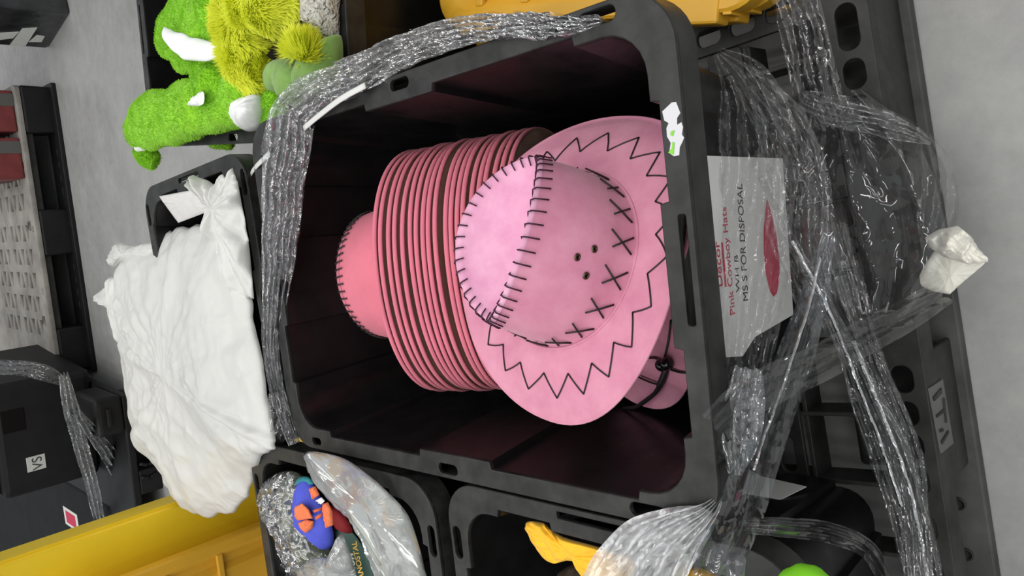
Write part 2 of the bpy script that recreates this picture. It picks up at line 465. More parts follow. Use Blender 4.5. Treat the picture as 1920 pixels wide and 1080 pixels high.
TAPER = 0.045
def make_tote(label, loc, rz, W, D, H, group='black storage totes'):
    t = thing('storage_tote', label, 'tote', loc, rz, group)
    lp = inner_loop(W, D)
    def ring(z, k, e=0.0):
        sx = 1 - 2 * (TAPER * k + e) / W; sy = 1 - 2 * (TAPER * k + e) / D
        return [V((W / 2 + (x - W / 2) * sx, D / 2 + (y - D / 2) * sy, z)) for x, y in lp]
    rings = [ring(0, 1, 0.006), ring(0.006, 1, -0.0035), ring(H - 0.012, 0.02, -0.0035), ring(H - 0.006, 0.01, -0.003),
             ring(H - 0.006, 0.01, 0), ring(0.03, 0.94, 0), ring(0.012, 0.97, 0.004), ring(0.006, 1, 0.014)]
    vs, fs = loft(rings, True, True, True)
    sharp(fixn(part('body', vs, fs, M['black'], t)), 28)
    outer = rrect(0, W, 0, D, 0.055, 9)
    kx, ky = W / 0.515, D / 0.775
    slots = []
    for x in (0.0125, W - 0.0125):
        slots += [slot(x, 0.083 * ky, 0.015, 0.044), slot(x, 0.39 * ky, 0.0135, 0.037), slot(x, 0.703 * ky, 0.011, 0.026)]
    for y in (0.0115, D - 0.0115):
        slots.append(rrect(0.204 * kx, 0.307 * kx, y - 0.0042, y + 0.0042, 0.002, 2))
    from_me('rim', plate_me('rim', [outer, lp] + slots, 0.007, M['rim'], H), t)
    o2 = rrect(0.003, W - 0.003, 0.003, D - 0.003, 0.052, 9)
    vs, fs = loft([[V((x, y, H - 0.004)) for x, y in outer], [V((x * 1.0, y, H - 0.036)) for x, y in outer],
                   [V((x, y, H - 0.036)) for x, y in o2], [V((x, y, H - 0.004)) for x, y in o2]])
    sharp(part('rim_skirt', vs, fs, M['rim'], t))
    # moulded grip ledge on the short walls inside
    yb = D - 0.033 - TAPER * 0.42
    from_me('wall_rib', box_me('wall_rib', W * 0.37, W * 0.63, yb - 0.003, yb + 0.004, H * 0.56, H * 0.575, M['rim'], 0.0015), t)
    return t

tote = make_tote('large black tote in the centre, holding pink cowboy hats, white label on its front', (0, 0, 0.14), 0, 0.515, 0.775, 0.37)
tote_l = make_tote('black tote left of the hat tote, with yellow fabric over its rim', (-0.005, -0.072, 0.14), RAD(90), 0.478, 0.773, 0.366)
tote_c = make_tote('black tote holding bagged blue and orange costumes and crinkled silvery bag', (-0.012, 0.43, 0.14), RAD(90), 0.508, 0.775, 0.37)
tote_b = make_tote('black tote behind the hat tote, overflowing with white plastic bags', (0.4875, 0.825, 0.14), RAD(92.5), 0.435, 0.50, 0.36)
tote_g = make_tote('black tote standing on the floor, full of green plush costumes', (0.478, 0.662, 0.0), RAD(-7.5), 0.515, 0.785, 0.395)

TB = V((0, 0, 0.14))
# label on the front wall of the hat tote
d_dn = V((0, TAPER * 0.92, -0.37)).normalized()
p0 = V((0, 0.0165, 0.51))
n_l = V((1, 0, 0)).cross(-d_dn)            # faces the viewer
def on_front(px, py):
    d = r_ * ((px - 960) / FPX) + d_ * ((py - 540) / FPX) + f_
    t = (p0 - CAM_C).dot(n_l) / d.dot(n_l)
    q = CAM_C + d * t - p0
    return (q.x, -q.dot(d_dn))
lab_px = [(1325, 292), (1467, 297), (1479, 470), (1487, 590), (1415, 632), (1392, 668), (1362, 670), (1350, 652), (1336, 470)]
lab = from_me('paper_label', plate_me('paper_label', [[on_front(*p) for p in lab_px]], 0.0008, M['paper'], 0.0004, 0.0002), tote, 'white paper label with red print')
lab.matrix_local = Matrix.Translation(p0 - TB) @ Matrix(((1, 0, 0, 0), (0, -d_dn.y, n_l.y, 0), (0, -d_dn.z, n_l.z, 0), (0, 0, 0, 1)))
def label_text(s, a, b, m, bold=0.0, stretch=1.0):
    A = V((*on_front(*a), 0)); B = V((*on_front(*b), 0))
    me = text_me('lettering', s, 1.0, m, 0.0, 0.0)
    w = max(v.co.x for v in me.vertices)
    k = (B - A).length / w
    o = from_me('lettering', me, lab)
    ang = math.atan2((B - A).y, (B - A).x)
    o.matrix_local = Matrix.Translation((A.x, A.y, 0.0009)) @ Matrix.Rotation(ang, 4, 'Z') @ Matrix.Diagonal((k, k * stretch, k, 1))
    return o
label_text('Decor', (1354, 538), (1347, 452), M['red_ink'], stretch=1.05)
label_text('Pink Cowboy Hats', (1377, 590), (1360, 388), M['red_ink'], stretch=1.25)
label_text('WH B', (1386, 548), (1382, 478), M['black_ink'], stretch=0.95)
label_text('MS S FOR DISPOSAL', (1402, 565), (1390, 345), M['black_ink'], stretch=1.5)
from_me('underline', plate_me('underline', [[on_front(*p) for p in ((1358, 538), (1361, 538), (1354, 455), (1351, 455))]], 0.0003, M['red_ink'], 0.0011, 0.0001), lab)
leaf = [(1437, 372), (1445, 400), (1454, 440), (1460, 490), (1460, 525), (1455, 550), (1449, 556), (1442, 545), (1435, 515), (1431, 470), (1431, 430), (1434, 395)]
from_me('red_emblem', plate_me('red_emblem', [[on_front(*p) for p in leaf]], 0.0003, M['red_ink'], 0.0011, 0.0001), lab)
# torn white sticker on the near rim
stk = [(1260, 192), (1268, 191), (1273, 204), (1276, 212), (1270, 221), (1270, 234), (1278, 229), (1281, 238), (1279, 252), (1283, 258), (1280, 266), (1275, 276), (1274, 291), (1264, 293), (1255, 287), (1258, 268), (1251, 256), (1250, 240), (1254, 231), (1246, 226), (1242, 209)]
o = from_me('torn_sticker', plate_me('torn_sticker', [[(un(*p, 0.51).x, un(*p, 0.51).y) for p in stk]], 0.0008, M['white_paint'], 0.3706 , 0.0002), tote, 'torn white sticker with green print')
for g in ([(1259, 247), (1266, 244), (1263, 255), (1258, 253)], [(1262, 266), (1266, 268), (1264, 290), (1254, 286), (1261, 278)]):
    from_me('green_print', plate_me('green_print', [[(un(*p, 0.51).x, un(*p, 0.51).y) for p in g]], 0.0003, M['green_paint'], 0.3714, 0.0001), o)
# label low on the right wall of the left tote
lq = [(1428, 893), (1512, 912), (1412, 962)]
def on_side(px, py, x=-0.052): 
    d = r_ * ((px - 960) / FPX) + d_ * ((py - 540) / FPX) + f_
    return CAM_C + d * ((x - CAM_C.x) / d.x)
tri = [on_side(*p) for p in [(1405, 880), (1428, 893), (1512, 912), (1412, 962), (1380, 960)]]
BLi = (Matrix.Translation((-0.005, -0.072, 0.14)) @ Matrix.Rotation(RAD(90), 4, 'Z')).inverted()
vs = [BLi @ v for v in tri] + [BLi @ (v - V((0.001, 0, 0))) for v in tri]
part('paper_label', vs, [(0, 1, 2, 3, 4), (9, 8, 7, 6, 5)] + [(i, 5 + i, 5 + (i + 1) % 5, (i + 1) % 5) for i in range(5)], M['paper'], tote_l, False, 'white paper label')

# ------------------------------------------------------------------ pallet under the totes
PA = RAD(4.3)
PB = V((0.575, -0.036, 0))
pal = thing('plastic_pallet', 'black plastic pallet with slotted deck carrying the totes', 'pallet', PB, PA)
def beam(name, x0, x1, y0, y1, holes, z=0.14, th=0.007, m='pallet'):
    return from_me(name, plate_me(name, [rrect(x0, x1, y0, y1, 0.006, 3)] + holes, th, M[m], z), pal)
near_h = [slot(-s, 0.027, l, 0.026, 0.012) for s, l in ((0.069, 0.056), (0.126, 0.036), (0.168, 0.031), (0.503, 0.034), (0.546, 0.03), (0.587, 0.031), (0.63, 0.034), (0.69, 0.034), (0.75, 0.034), (1.03, 0.034), (1.09, 0.05))]
beam('near_beam', -1.2, 0, 0, 0.056, near_h)
beam('side_beam', -0.046, 0, 0.057, 1.2, [slot(-0.023, 0.108 + 0.05 * i, 0.022, 0.036, 0.01) for i in range(21)])
beam('side_beam', -1.2, -1.154, 0.057, 1.2, [slot(-1.177, 0.108 + 0.05 * i, 0.022, 0.036, 0.01) for i in range(21)])
for i, y in enumerate((0.165, 0.36, 0.56, 0.76, 0.96, 1.148)):
    beam('cross_plank', -1.153, -0.047, y, y + 0.05, [slot(-0.105 - 0.1 * k, y + 0.025, 0.05, 0.02, 0.009) for k in range(11)])
from_me('corner_gusset', plate_me('corner_gusset', [[(-0.13, 0.057), (-0.27, 0.057), (-0.27, 0.13), (-0.21, 0.13)]], 0.006, M['pallet'], 0.139), pal)
rib_y = box_me('rib', -0.003, 0.003, 0, 1.14, 0, 0.05, M['pallet'], 0.001, seg=1)
for k in range(12):
    o = from_me('rib', rib_y, pal); o.location = (-0.09 - 0.092 * k, 0.05, 0.082)
rib_x = box_me('rib', -1.15, -0.05, -0.003, 0.003, 0, 0.05, M['pallet'], 0.001, seg=1)
for k in range(11):
    o = from_me('rib', rib_x, pal); o.location = (0, 0.062 + 0.098 * k, 0.081)
from_me('front_wall', box_me('front_wall', -1.2, 0, 0.0, 0.006, 0.092, 0.1385, M['pallet'], 0.002), pal)
from_me('side_wall', box_me('side_wall', -0.006, 0, 0.0, 1.2, 0.092, 0.1385, M['pallet'], 0.002), pal)
for x0, x1 in ((-0.215, -0.001), (-0.645, -0.475), (-1.2, -1.0)):
    for y0, y1 in ((0.001, 0.13), (0.53, 0.67), (1.07, 1.199)):
        if y0 < 0.1 or x0 > -1.3:
            from_me('foot', box_me('foot', x0, x1, y0 + 0.012, y1, 0.0, 0.055, M['pallet'], 0.008, 0.004), pal)
            if y0 < 0.1: from_me('foot_face', box_me('foot_face', x0, x1, y0, y0 + 0.008, 0.0, 0.134, M['pallet'], 0.003), pal)
for y0, y1 in ((0.0, 0.085), (0.55, 0.65), (1.11, 1.2)):
    from_me('skid', plate_me('skid', [rrect(-1.2, 0, y0 - 0.012, y1, 0.012, 3)], 0.02, M['pallet_dust'], 0.02, 0.003), pal)
Pm = Matrix.Rotation(-PA, 4, 'Z')
def pl(v): return Pm @ (V(v) - PB)
for px, py in ((1690, 299), (1700, 388), (1798, 945), (1812, 1040)):
    q = pl(un(px, py, 0.021))
    rg = [[V((q.x + r * cos(2 * pi * k / 14), q.y + r * sin(2 * pi * k / 14), z)) for k in range(14)] for r, z in ((0.009, 0.02), (0.0085, 0.0225), (0.0065, 0.0225), (0.006, 0.0205), (0.0015, 0.0205))]
    vs, fs = loft(rg, True, False, True)
    part('drain_boss', vs, fs, M['pallet'], pal)
# cast plate with raised strokes on the centre foot
def on_foot(px, py, off=-0.0015):
    a = V((-sin(PA), cos(PA), 0)); P0 = PB + a * off
    d = r_ * ((px - 960) / FPX) + d_ * ((py - 540) / FPX) + f_
    return CAM_C + d * ((P0 - CAM_C).dot(a) / d.dot(a))
def foot_poly(name, px, m, th, off, parent):
    q = [pl(on_foot(*p, off)) for p in px]; n = len(q)
    vs = q + [v + V((0, th, 0)) for v in q]
    return fixn(part(name, vs, [tuple(range(n)), tuple(range(2 * n - 1, n - 1, -1))] + [(i, (i + 1) % n, n + (i + 1) % n, n + i) for i in range(n)], m, parent, False))
pt = foot_poly('name_plate', [(1743, 728), (1768, 711), (1788, 831), (1766, 850)], M['plate_grey'], 0.002, -0.002, pal)
for st in ([(1751, 745), (1766, 727), (1767, 737), (1753, 752)], [(1757, 779), (1771, 767), (1772, 772), (1758, 783)], [(1769, 747), (1772, 746), (1777, 792), (1774, 793)],
           [(1763, 806), (1769, 803), (1770, 808), (1765, 811)], [(1766, 828), (1779, 807), (1780, 812), (1768, 833)]):
    foot_poly('raised_stroke', st, M['pallet'], 0.0016, -0.0035, pt)

# ------------------------------------------------------------------ cowboy hats
def se2(a, b, n, t):
    c, s = cos(t), sin(t)
    return a * math.copysign(abs(c) ** (2 / n), c), b * math.copysign(abs(s) ** (2 / n), s)

class Hat:
    def __init__(s, a, b, ca, cb, h, n=2.15, kx=0.0, ky=0.0, egg=0.0, sk=0.0, oy=0.0, rise=0.022, lens=0.58, th=0.0035, lens_near=None, bulge=0.012):
        s.__dict__.update(locals()); s.lens_near = lens if lens_near is None else lens_near
    def edge(s, t):
        x, y = se2(s.a, s.b, s.n, t); u = x / s.a; v = y / s.b
        y = y * (1 + s.egg * u) + s.sk * u * u * s.b
        return V((x, y, s.kx * u * u + s.ky * v * v))
    def base(s, t):
        x, y = se2(s.ca, s.cb, 2.1, t); return V((x, y + s.oy, 0))
    def top(s, t):                              # pointed lens outline of the crown
        x = 0.93 * s.ca * cos(t); y = (s.lens if sin(t) > 0 else s.lens_near) * s.cb * math.copysign(abs(sin(t)) ** 1.35, sin(t))
        return V((x, y + s.oy, s.h + s.rise * abs(sin(t)) ** 1.2))
    def brim(s, t, k):                          # k = 0 at the crown, 1 at the edge
        e = s.edge(t); b = s.base(t)
        p = b + (e - b) * k; p.z = e.z * k ** 1.7
        return p
    def wall(s, t, k):
        b = s.base(t); q = s.top(t)
        p = b + (q - b) * k
        out = V((b.x, b.y - s.oy, 0)).normalized()
        p += out * s.bulge * sin(pi * k) * (0.25 + 0.75 * abs(sin(t)))
        return p
    def panel(s, t, k):                         # k = 1 outline, 0 centre
        q = s.top(t); c = V((0, s.oy, s.h + s.rise * 0.35))
        p = c + (q - c) * k; p.z = q.z * k + (s.h - 0.002) * (1 - k) - 0.012 * (1 - k ** 2) * 0.8
        return p

def hat_meshes(H, top_m, crown_m, panel_m, under_m, nt=96, edge_r=0.0032):
    T = [2 * pi * i / nt for i in range(nt)]
    ks = [0, 0.05, 0.15, 0.3, 0.5, 0.7, 0.86, 0.95, 1.0]
    up = [[H.brim(t, k) + V((0, 0, H.th * 0.5)) for t in T] for k in ks]
    roll = []
    for j in range(1, 8):
        a = pi / 2 - pi * j / 8
        rr = []
        for t in T:
            e = H.brim(t, 1); o = V((e.x, e.y, 0)).normalized()
            rr.append(e + o * (edge_r * cos(a)) + V((0, 0, edge_r * sin(a))))
        roll.append(rr)
    dn = [[H.brim(t, k) - V((0, 0, H.th * 0.5)) for t in T] for k in reversed(ks)]
    vs, fs = loft(up + roll + dn)
    brim = mesh('brim', vs, fs, top_m)
    brim.materials.append(under_m)
    for p in brim.polygons:
        ring_i = p.index // nt
        if ring_i >= len(ks) + 6: p.material_index = 1
    wk = [0, 0.03, 0.1, 0.22, 0.36, 0.5, 0.64, 0.78, 0.9, 0.97, 1.0]
    rings = [[H.wall(t, k) + (V((H.base(t).x, H.base(t).y, 0)).normalized() * (0.004 * (1 - k / 0.1) if k < 0.1 else 0)) for t in T] for k in wk]
    vs, fs = loft(rings)
    crown = mesh('crown', vs, fs, crown_m)
    rings = [[H.top(t) + V((0, 0, 0.0035)) for t in T]] + [[H.panel(t, k) + V((0, 0, 0.001)) for t in T] for k in (0.93, 0.8, 0.6, 0.4, 0.2, 0.05)]
    rings = [[H.top(t) + V((H.base(t).x, H.base(t).y - H.oy, 0)).normalized() * 0.002 - V((0, 0, 0.003)) for t in T]] + rings
    vs, fs = loft(rings, True, False, True)
    panel = mesh('crown_top', vs, fs, panel_m)
    return brim, crown, panel

def bar(a, b, r=0.001, n=5):
    return tube([a, (V(a) + V(b)) / 2, b], [r * 0.8, r, r * 0.8], n)

def whip_stitches(H, parent, n, m, lw=0.013, li=0.009, r=0.0011, t0=0, t1=2 * pi):
    for i in range(n):
        t = t0 + (t1 - t0) * (i + 0.5) / n
        q = H.top(t); out = V((H.base(t).x, H.base(t).y - H.oy, 0)).normalized()
        tn = (H.top(t + 0.02) - H.top(t - 0.02)).normalized()
        L = (H.wall(t, 0.8) - q).normalized()
        a = q + L * lw + out * 0.0025 + tn * 0.0025
        b = q + V((0, 0, 0.0048)) + out * 0.001
        I = (H.panel(t, 0.7) - q).normalized()
        c = q + I * li + V((0, 0, 0.003)) - tn * 0.002
        vs, fs = tube([a, b, c], [r, r, r * 0.9], 5, 6)
        part('whip_stitch', vs, fs, m, parent)

# front hat, lying on the near end of the row
HF = Hat(0.178, 0.158, 0.097, 0.094, 0.079, 2.157, -0.029, 0.010, 0.031, -0.05, oy=0.002, rise=0.026, lens=0.66, lens_near=0.42, bulge=0.008)
mw = Matrix(((0.914, 0.182, 0.362, 0.270), (-0.199, 0.980, 0.008, 0.193), (-0.353, -0.079, 0.932, 0.464), (0, 0, 0, 1)))
mw = Matrix.Translation(mw.translation) @ mw.to_quaternion().to_matrix().to_4x4()
hat = thing('cowboy_hat', 'pale pink suede cowboy hat facing up in front, black zigzag stitching on its brim', 'hat', mat=mw)
bm_, cm_, pm_ = hat_meshes(HF, M['suede'], M['suede'], M['suede_lit'], M['under'], edge_r=0.0024)
from_me('brim', bm_, hat); from_me('crown', cm_, hat); from_me('crown_top', pm_, hat, 'crown top, bright light painted in as paler lilac pink')
whip_stitches(HF, hat, 42, M['thread_soft'], r=0.0009)
vs, fs = tube([HF.base(2 * pi * i / 96) + V((HF.base(2 * pi * i / 96).x, HF.base(2 * pi * i / 96).y, 0)).normalized() * 0.0055 + V((0, 0, 0.002)) for i in range(97)], 0.0014, 6, cap=False)
part('crown_seam', vs, fs, M['suede'], hat)
nzig = 21
zz = []
for i in range(nzig * 2):
    t = 2 * pi * (i + 0.3) / (nzig * 2)
    zz.append((t + (0.035 if i % 2 else 0), 0.40 if i % 2 else 0.70))
for i in range(len(zz)):
    (ta, ka), (tb, kb) = zz[i], zz[(i + 1) % len(zz)]
    if tb < ta: tb += 2 * pi
    pts = [HF.brim(ta + (tb - ta) * u, ka + (kb - ka) * u) + V((0, 0, 0.0026)) for u in (0, 0.25, 0.5, 0.75, 1)]
    vs, fs = tube(pts, 0.00085, 5)
    part('zigzag_stitch', vs, fs, M['thread'], hat)
for i in range(18):
    t = 2 * pi * (i + 0.2) / 18
    for (ta, ka), (tb, kb) in (((-0.09, 0.05), (0.09, 0.30)), ((0.09, 0.04), (-0.08, 0.27))):
        pts = []
        for u in (0, 0.5, 1):
            tt = t + ta + (tb - ta) * u; kk = ka + (kb - ka) * u
            out = V((HF.base(tt).x, HF.base(tt).y, 0)).normalized()
            pts.append(HF.wall(tt, kk) + out * 0.003)
        vs, fs = tube(pts, 0.0011, 5)
        part('cross_stitch', vs, fs, M['thread'], hat)
for px, py in ((-1.60, 0.56), (-1.48, 0.43), (-1.74, 0.43)):
    c = HF.wall(px, py); out = V((HF.base(px).x, HF.base(px).y, 0)).normalized()
    s_ = V((0, 0, 1)).cross(out).normalized(); u_ = out.cross(s_).normalized()
    c = c + out * 0.0005
    rg = [[c + out * z + (s_ * cos(2 * pi * k / 14) + u_ * sin(2 * pi * k / 14)) * r for k in range(14)] for r, z in ((0.0042, 0), (0.004, 0.0014), (0.0024, 0.0014), (0.0022, 0.0004))]
    vs, fs = loft(rg); e = part('eyelet', vs, fs, M['brass'], hat)
    vs, fs = loft([[c + out * 0.0006 + (s_ * cos(2 * pi * k / 14) + u_ * sin(2 * pi * k / 14)) * r for k in range(14)] for r in (0.0024, 0.0004)], True, False, True)
    part('eyelet_hole', vs, fs, M['hole'], e)

# row of nested hats standing on edge
HS = Hat(0.177, 0.149, 0.103, 0.081, 0.118, 2.1, 0.004, -0.006, rise=0.014, lens=0.80)
bm_, cm_, pm_ = hat_meshes(HS, M['felt'], M['felt'], M['felt'], M['under'], 80, edge_r=0.0039)
q0 = V((0.26, 0.524, 0.376)); ax = V((-0.005, 0.958, 0.287)).normalized(); lx = V((1, 0.004, 0.006)); lx = (lx - ax * lx.dot(ax)).normalized(); ly = ax.cross(lx)
def stack_m(d, tilt=0.0, sh=(0, 0), roll=0.0):
    p = q0 - ax * d + lx * sh[0] + ly * sh[1]
    m = Matrix(((lx.x, ly.x, ax.x, p.x), (lx.y, ly.y, ax.y, p.y), (lx.z, ly.z, ax.z, p.z), (0, 0, 0, 1)))
    return m @ Matrix.Rotation(tilt, 4, 'X') @ Matrix.Rotation(roll, 4, 'Z')
rnd = random.Random(4)
h0 = thing('cowboy_hat', 'pink felt cowboy hat at the far end of the row, crown showing', 'hat', group='pink cowboy hats nested in a row', mat=stack_m(0))
from_me('brim', bm_, h0); from_me('crown', cm_, h0); from_me('crown_top', pm_, h0)
whip_stitches(HS, h0, 56, M['thread'], lw=0.014, li=0.006, r=0.0012)
c = HS.wall(1.62, 0.3); 
for tt in (-1.62,):
    c = HS.wall(tt, 0.32); out = V((HS.base(tt).x, HS.base(tt).y, 0)).normalized(); s_ = V((0, 0, 1)).cross(out).normalized(); u_ = out.cross(s_).normalized()
    rg = [[c + out * z + (s_ * cos(2 * pi * k / 14) + u_ * sin(2 * pi * k / 14)) * r for k in range(14)] for r, z in ((0.0042, 0), (0.004, 0.0014), (0.0024, 0.0014), (0.001, 0.0004))]
    vs, fs = loft(rg, True, False, True); part('eyelet', vs, fs, M['brass'], h0)
ORD = ['second', 'third', 'fourth', 'fifth', 'sixth', 'seventh', 'eighth', 'ninth', 'tenth', 'eleventh', 'twelfth', 'thirteenth', 'fourteenth', 'fifteenth', 'sixteenth', 'seventeenth', 'eighteenth', 'nineteenth', 'twentieth', 'twenty-first']
gaps = [0.0102, 0.012, 0.0095, 0.0145, 0.0098, 0.0105, 0.0092, 0.0098, 0.0095, 0.015, 0.0096, 0.0095, 0.0098, 0.0095, 0.0105, 0.0095, 0.011, 0.0105, 0.0115]
d = 0
for i, g in enumerate(gaps):
    d += g
    h = h0.copy(); COL.objects.link(h)
    h.matrix_world = stack_m(d, rnd.uniform(-0.008, 0.008), (rnd.uniform(-0.002, 0.002), rnd.uniform(-0.002, 0.002)), rnd.uniform(-0.01, 0.01))
    where = 'brim in plain view' if i < 11 else 'partly behind the front hat'
    h['label'] = 'pink felt cowboy hat, %s from the far end of the row' % ORD[i]
    if i == len(gaps) - 1: h['label'] = 'nearest pink felt cowboy hat of the row, its dark inside showing'
    for ch in h0.children:
        if ch.name.split('.')[0] in ('brim', 'crown'):
            k = ch.copy(); COL.objects.link(k); k.parent = h

# hat lying beneath the front one
HB = Hat(0.178, 0.15, 0.098, 0.085, 0.09, 2.15, -0.01, 0.012, rise=0.02, lens=0.66)
bm_, cm_, pm_ = hat_meshes(HB, M['suede'], M['suede'], M['suede_lit'], M['under'], 80, edge_r=0.0024)
h2m = Matrix.Translation((0.235, 0.225, 0.30)) @ Matrix.Rotation(RAD(4), 4, 'Z') @ Matrix.Rotation(RAD(-22), 4, 'X') @ Matrix.Rotation(RAD(4), 4, 'Y')
h2 = thing('cowboy_hat', 'pink suede cowboy hat beneath the front one, with black chin cord', 'hat', mat=h2m)
from_me('brim', bm_, h2); from_me('crown', cm_, h2); from_me('crown_top', pm_, h2)
iv = h2m.inverted()
def onb(px, py, lift=0.004):
    d = r_ * ((px - 960) / FPX) + d_ * ((py - 540) / FPX) + f_
    n = h2m.to_3x3() @ V((0, 0, 1)); p = h2m.translation + n * lift
    return iv @ (CAM_C + d * ((p - CAM_C).dot(n) / d.dot(n)))
for px in ([(1258, 600), (1253, 640), (1245, 675)], [(1215, 671), (1230, 672), (1244, 680)], [(1255, 692), (1270, 697), (1286, 699)], [(1195, 706), (1220, 717), (1236, 721)]):
    vs, fs = tube([onb(*p) for p in px], 0.0014, 6, 10); part('chin_cord', vs, fs, M['thread'], h2)
vs, fs = tube([onb(1250, 690), onb(1242, 712), onb(1230, 735), onb(1205, 755), onb(1190, 764), onb(1168, 765)], [0.004, 0.0045, 0.003, 0.003, 0.0025, 0.0018], 7, 18); part('cord_tassel', vs, fs, M['thread'], h2)
bmx = bmesh.new(); bmesh.ops.create_uvsphere(bmx, u_segments=16, v_segments=10, radius=0.0085)
me = bpy.data.meshes.new('cord_bead'); bmx.to_mesh(me); bmx.free(); me.materials.append(M['bead'])
for p in me.polygons: p.use_smooth = True
for p in ((1241, 684), (1250, 682)):
    o = from_me('cord_bead', me, h2); o.location = onb(*p, 0.009)
# ------------------------------------------------------------------ white bin liners in the far tote
def U(pts, z): return [un(px, py, z) for px, py in pts]
def U3(pts): return [un(*p) for p in pts]
def local(o_base, vf): 
    vs, fs = vf
    return [V(v) - V(o_base) for v in vs], fs
bb = V((0.1, 1.0, 0.46))
bag = thing('plastic_bag', 'large crumpled white plastic bag bulging out of the far tote', 'bag', bb)
big = [(452, 425, .50), (466, 520, .50), (478, 600, .50), (492, 690, .51), (508, 780, .515), (518, 832, .52), (500, 850, .52), (478, 885, .50), (466, 925, .46), (440, 955, .45), (395, 968, .44), (350, 955, .44), (318, 920, .44), (295, 880, .45), (262, 835, .45), (246, 780, .45), (236, 715, .45), (234, 640, .46), (228, 590, .46), (214, 545, .45), (226, 500, .46), (250, 462, .47), (296, 455, .47), (318, 432, .47), (345, 425, .48), (400, 425, .49)]
vs, fs = pillow(U3(big), (0.05, -0.45, 0.9), 0.055, 3, 0.016, 7, 60, 220, 2.6, 0.014, 0.5, 0.012)
part('body', *local(bb, (vs, fs)), M['bag'], bag)
fin = [(236, 520, .47), (205, 520, .47), (200, 535, .47), (176, 557, .47), (196, 572, .47), (212, 590, .47), (222, 640, .46), (245, 640, .47), (262, 560, .47)]
part('twisted_corner', *local(bb, pillow(U3(fin), (0, -0.5, 0.85), 0.02, 5, 0.008, 18, 14, 70, 2, 0.01)), M['bag'], bag)
fin = [(270, 490, .47), (232, 490, .47), (212, 500, .47), (205, 480, .47), (222, 455, .47), (252, 460, .47), (290, 455, .48), (300, 480, .48)]
part('twisted_corner', *local(bb, pillow(U3(fin), (0, -0.5, 0.85), 0.025, 6, 0.008, 18, 14, 70, 2, 0.01)), M['bag'], bag)
b2 = V((0.4, 0.95, 0.42))
bag_2 = thing('plastic_bag', 'bunched white plastic liner with frayed ends in the corner of the far tote', 'bag', b2)
neck = [(352, 338, .515), (374, 346, .515), (360, 326, .515), (396, 343, .515), (412, 348, .515), (416, 326, .515), (430, 344, .515), (436, 316, .52), (446, 345, .52), (456, 400, .52), (468, 470, .515), (476, 560, .51), (440, 560, .50), (408, 470, .505), (396, 415, .51), (380, 372, .515)]
part('liner', *local(b2, pillow(U3(neck), (0, -0.4, 0.9), 0.022, 9, 0.012, 16, 26, 150, 2, 0.02, 0.3, 0.006, straight=True)), M['bag'], bag_2)
flap = [(298, 368, .525), (350, 358, .525), (395, 350, .525), (410, 395, .52), (382, 400, .515), (334, 418, .51), (315, 392, .52)]
part('folded_flap', *local(b2, pillow(U3(flap), (0, -0.4, 0.9), 0.005, 12, 0.003, 10, 14, 84, 3, 0.002, straight=True)), M['bag2'], bag_2)

# ------------------------------------------------------------------ green costumes in the tote on the floor
rng = np.random.default_rng(7)
def hairs(name, vf, n, length, width, m, parent, lean=(0, 0, 0), curl=0.35, seed=0):
    """tufts of pile: thin bent blades rooted on a surface, one object"""
    vs, fs = vf
    A = np.array([tuple(v) for v in vs]); T = []
    for f in fs:
        T += [(f[0], f[i], f[i + 1]) for i in range(1, len(f) - 1)]
    T = np.array(T); a, b, c = A[T[:, 0]], A[T[:, 1]], A[T[:, 2]]
    nn = np.cross(b - a, c - a)
    if ((a - A.mean(0)) * nn).sum() < 0: nn = -nn
    ar = np.linalg.norm(nn, axis=1); ok = ar > 1e-12
    T, a, b, c, nn, ar = T[ok], a[ok], b[ok], c[ok], nn[ok], ar[ok]; nn /= ar[:, None]
    g = np.random.default_rng(seed)
    ix = g.choice(len(ar), n, p=ar / ar.sum())
    u = g.random(n); v = g.random(n); fl_ = u + v > 1; u[fl_] = 1 - u[fl_]; v[fl_] = 1 - v[fl_]
    p = a[ix] + (b[ix] - a[ix]) * u[:, None] + (c[ix] - a[ix]) * v[:, None]
    N = nn[ix]
    cl = np.array([[nz(q[0] * 28, q[1] * 28, q[2] * 28, seed + k) for k in range(3)] for q in p]) * 1.3
    d = N + cl * curl * 1.6 + g.normal(0, 0.22, (n, 3)) + np.array(lean)
    d /= np.linalg.norm(d, axis=1)[:, None]
    d2 = d + cl * curl + np.array(lean) * 0.6 + np.array([0, 0, -0.25]); d2 /= np.linalg.norm(d2, axis=1)[:, None]
    L = length * g.uniform(0.55, 1.15, n)[:, None]
    s = np.cross(d, np.array(CAM_C) - p); s /= np.linalg.norm(s, axis=1)[:, None] + 1e-9
    w = width * g.uniform(0.7, 1.2, n)[:, None]
    v0, v1 = p - s * w, p + s * w
    m0, m1 = p + d * L * 0.5 - s * w * 0.8, p + d * L * 0.5 + s * w * 0.8
    tp = p + d * L * 0.5 + d2 * L * 0.5
    VS = np.stack([v0, v1, m1, m0, tp], 1).reshape(-1, 3)
    me = bpy.data.meshes.new(name)
    base = np.arange(n)[:, None] * 5
    F = [tuple(r) for r in (base + np.array([0, 1, 2, 3])).tolist()] + [tuple(r) for r in (base + np.array([3, 2, 4])).tolist()]
    me.from_pydata(VS.tolist(), [], F); me.materials.append(m)
    me.polygons.foreach_set('use_smooth', [True] * len(me.polygons)); me.update()
    o = from_me(name, me, parent); o['kind'] = 'stuff'
    return o
def lump(vf, s, f, seed): 
    vs, fs = vf
    return [V(v) + V((nz(v[0] * f, v[1] * f, v[2] * f, seed), nz(v[0] * f, v[1] * f, v[2] * f, seed + 4), nz(v[0] * f, v[1] * f, v[2] * f, seed + 8))) * s for v in vs], fs

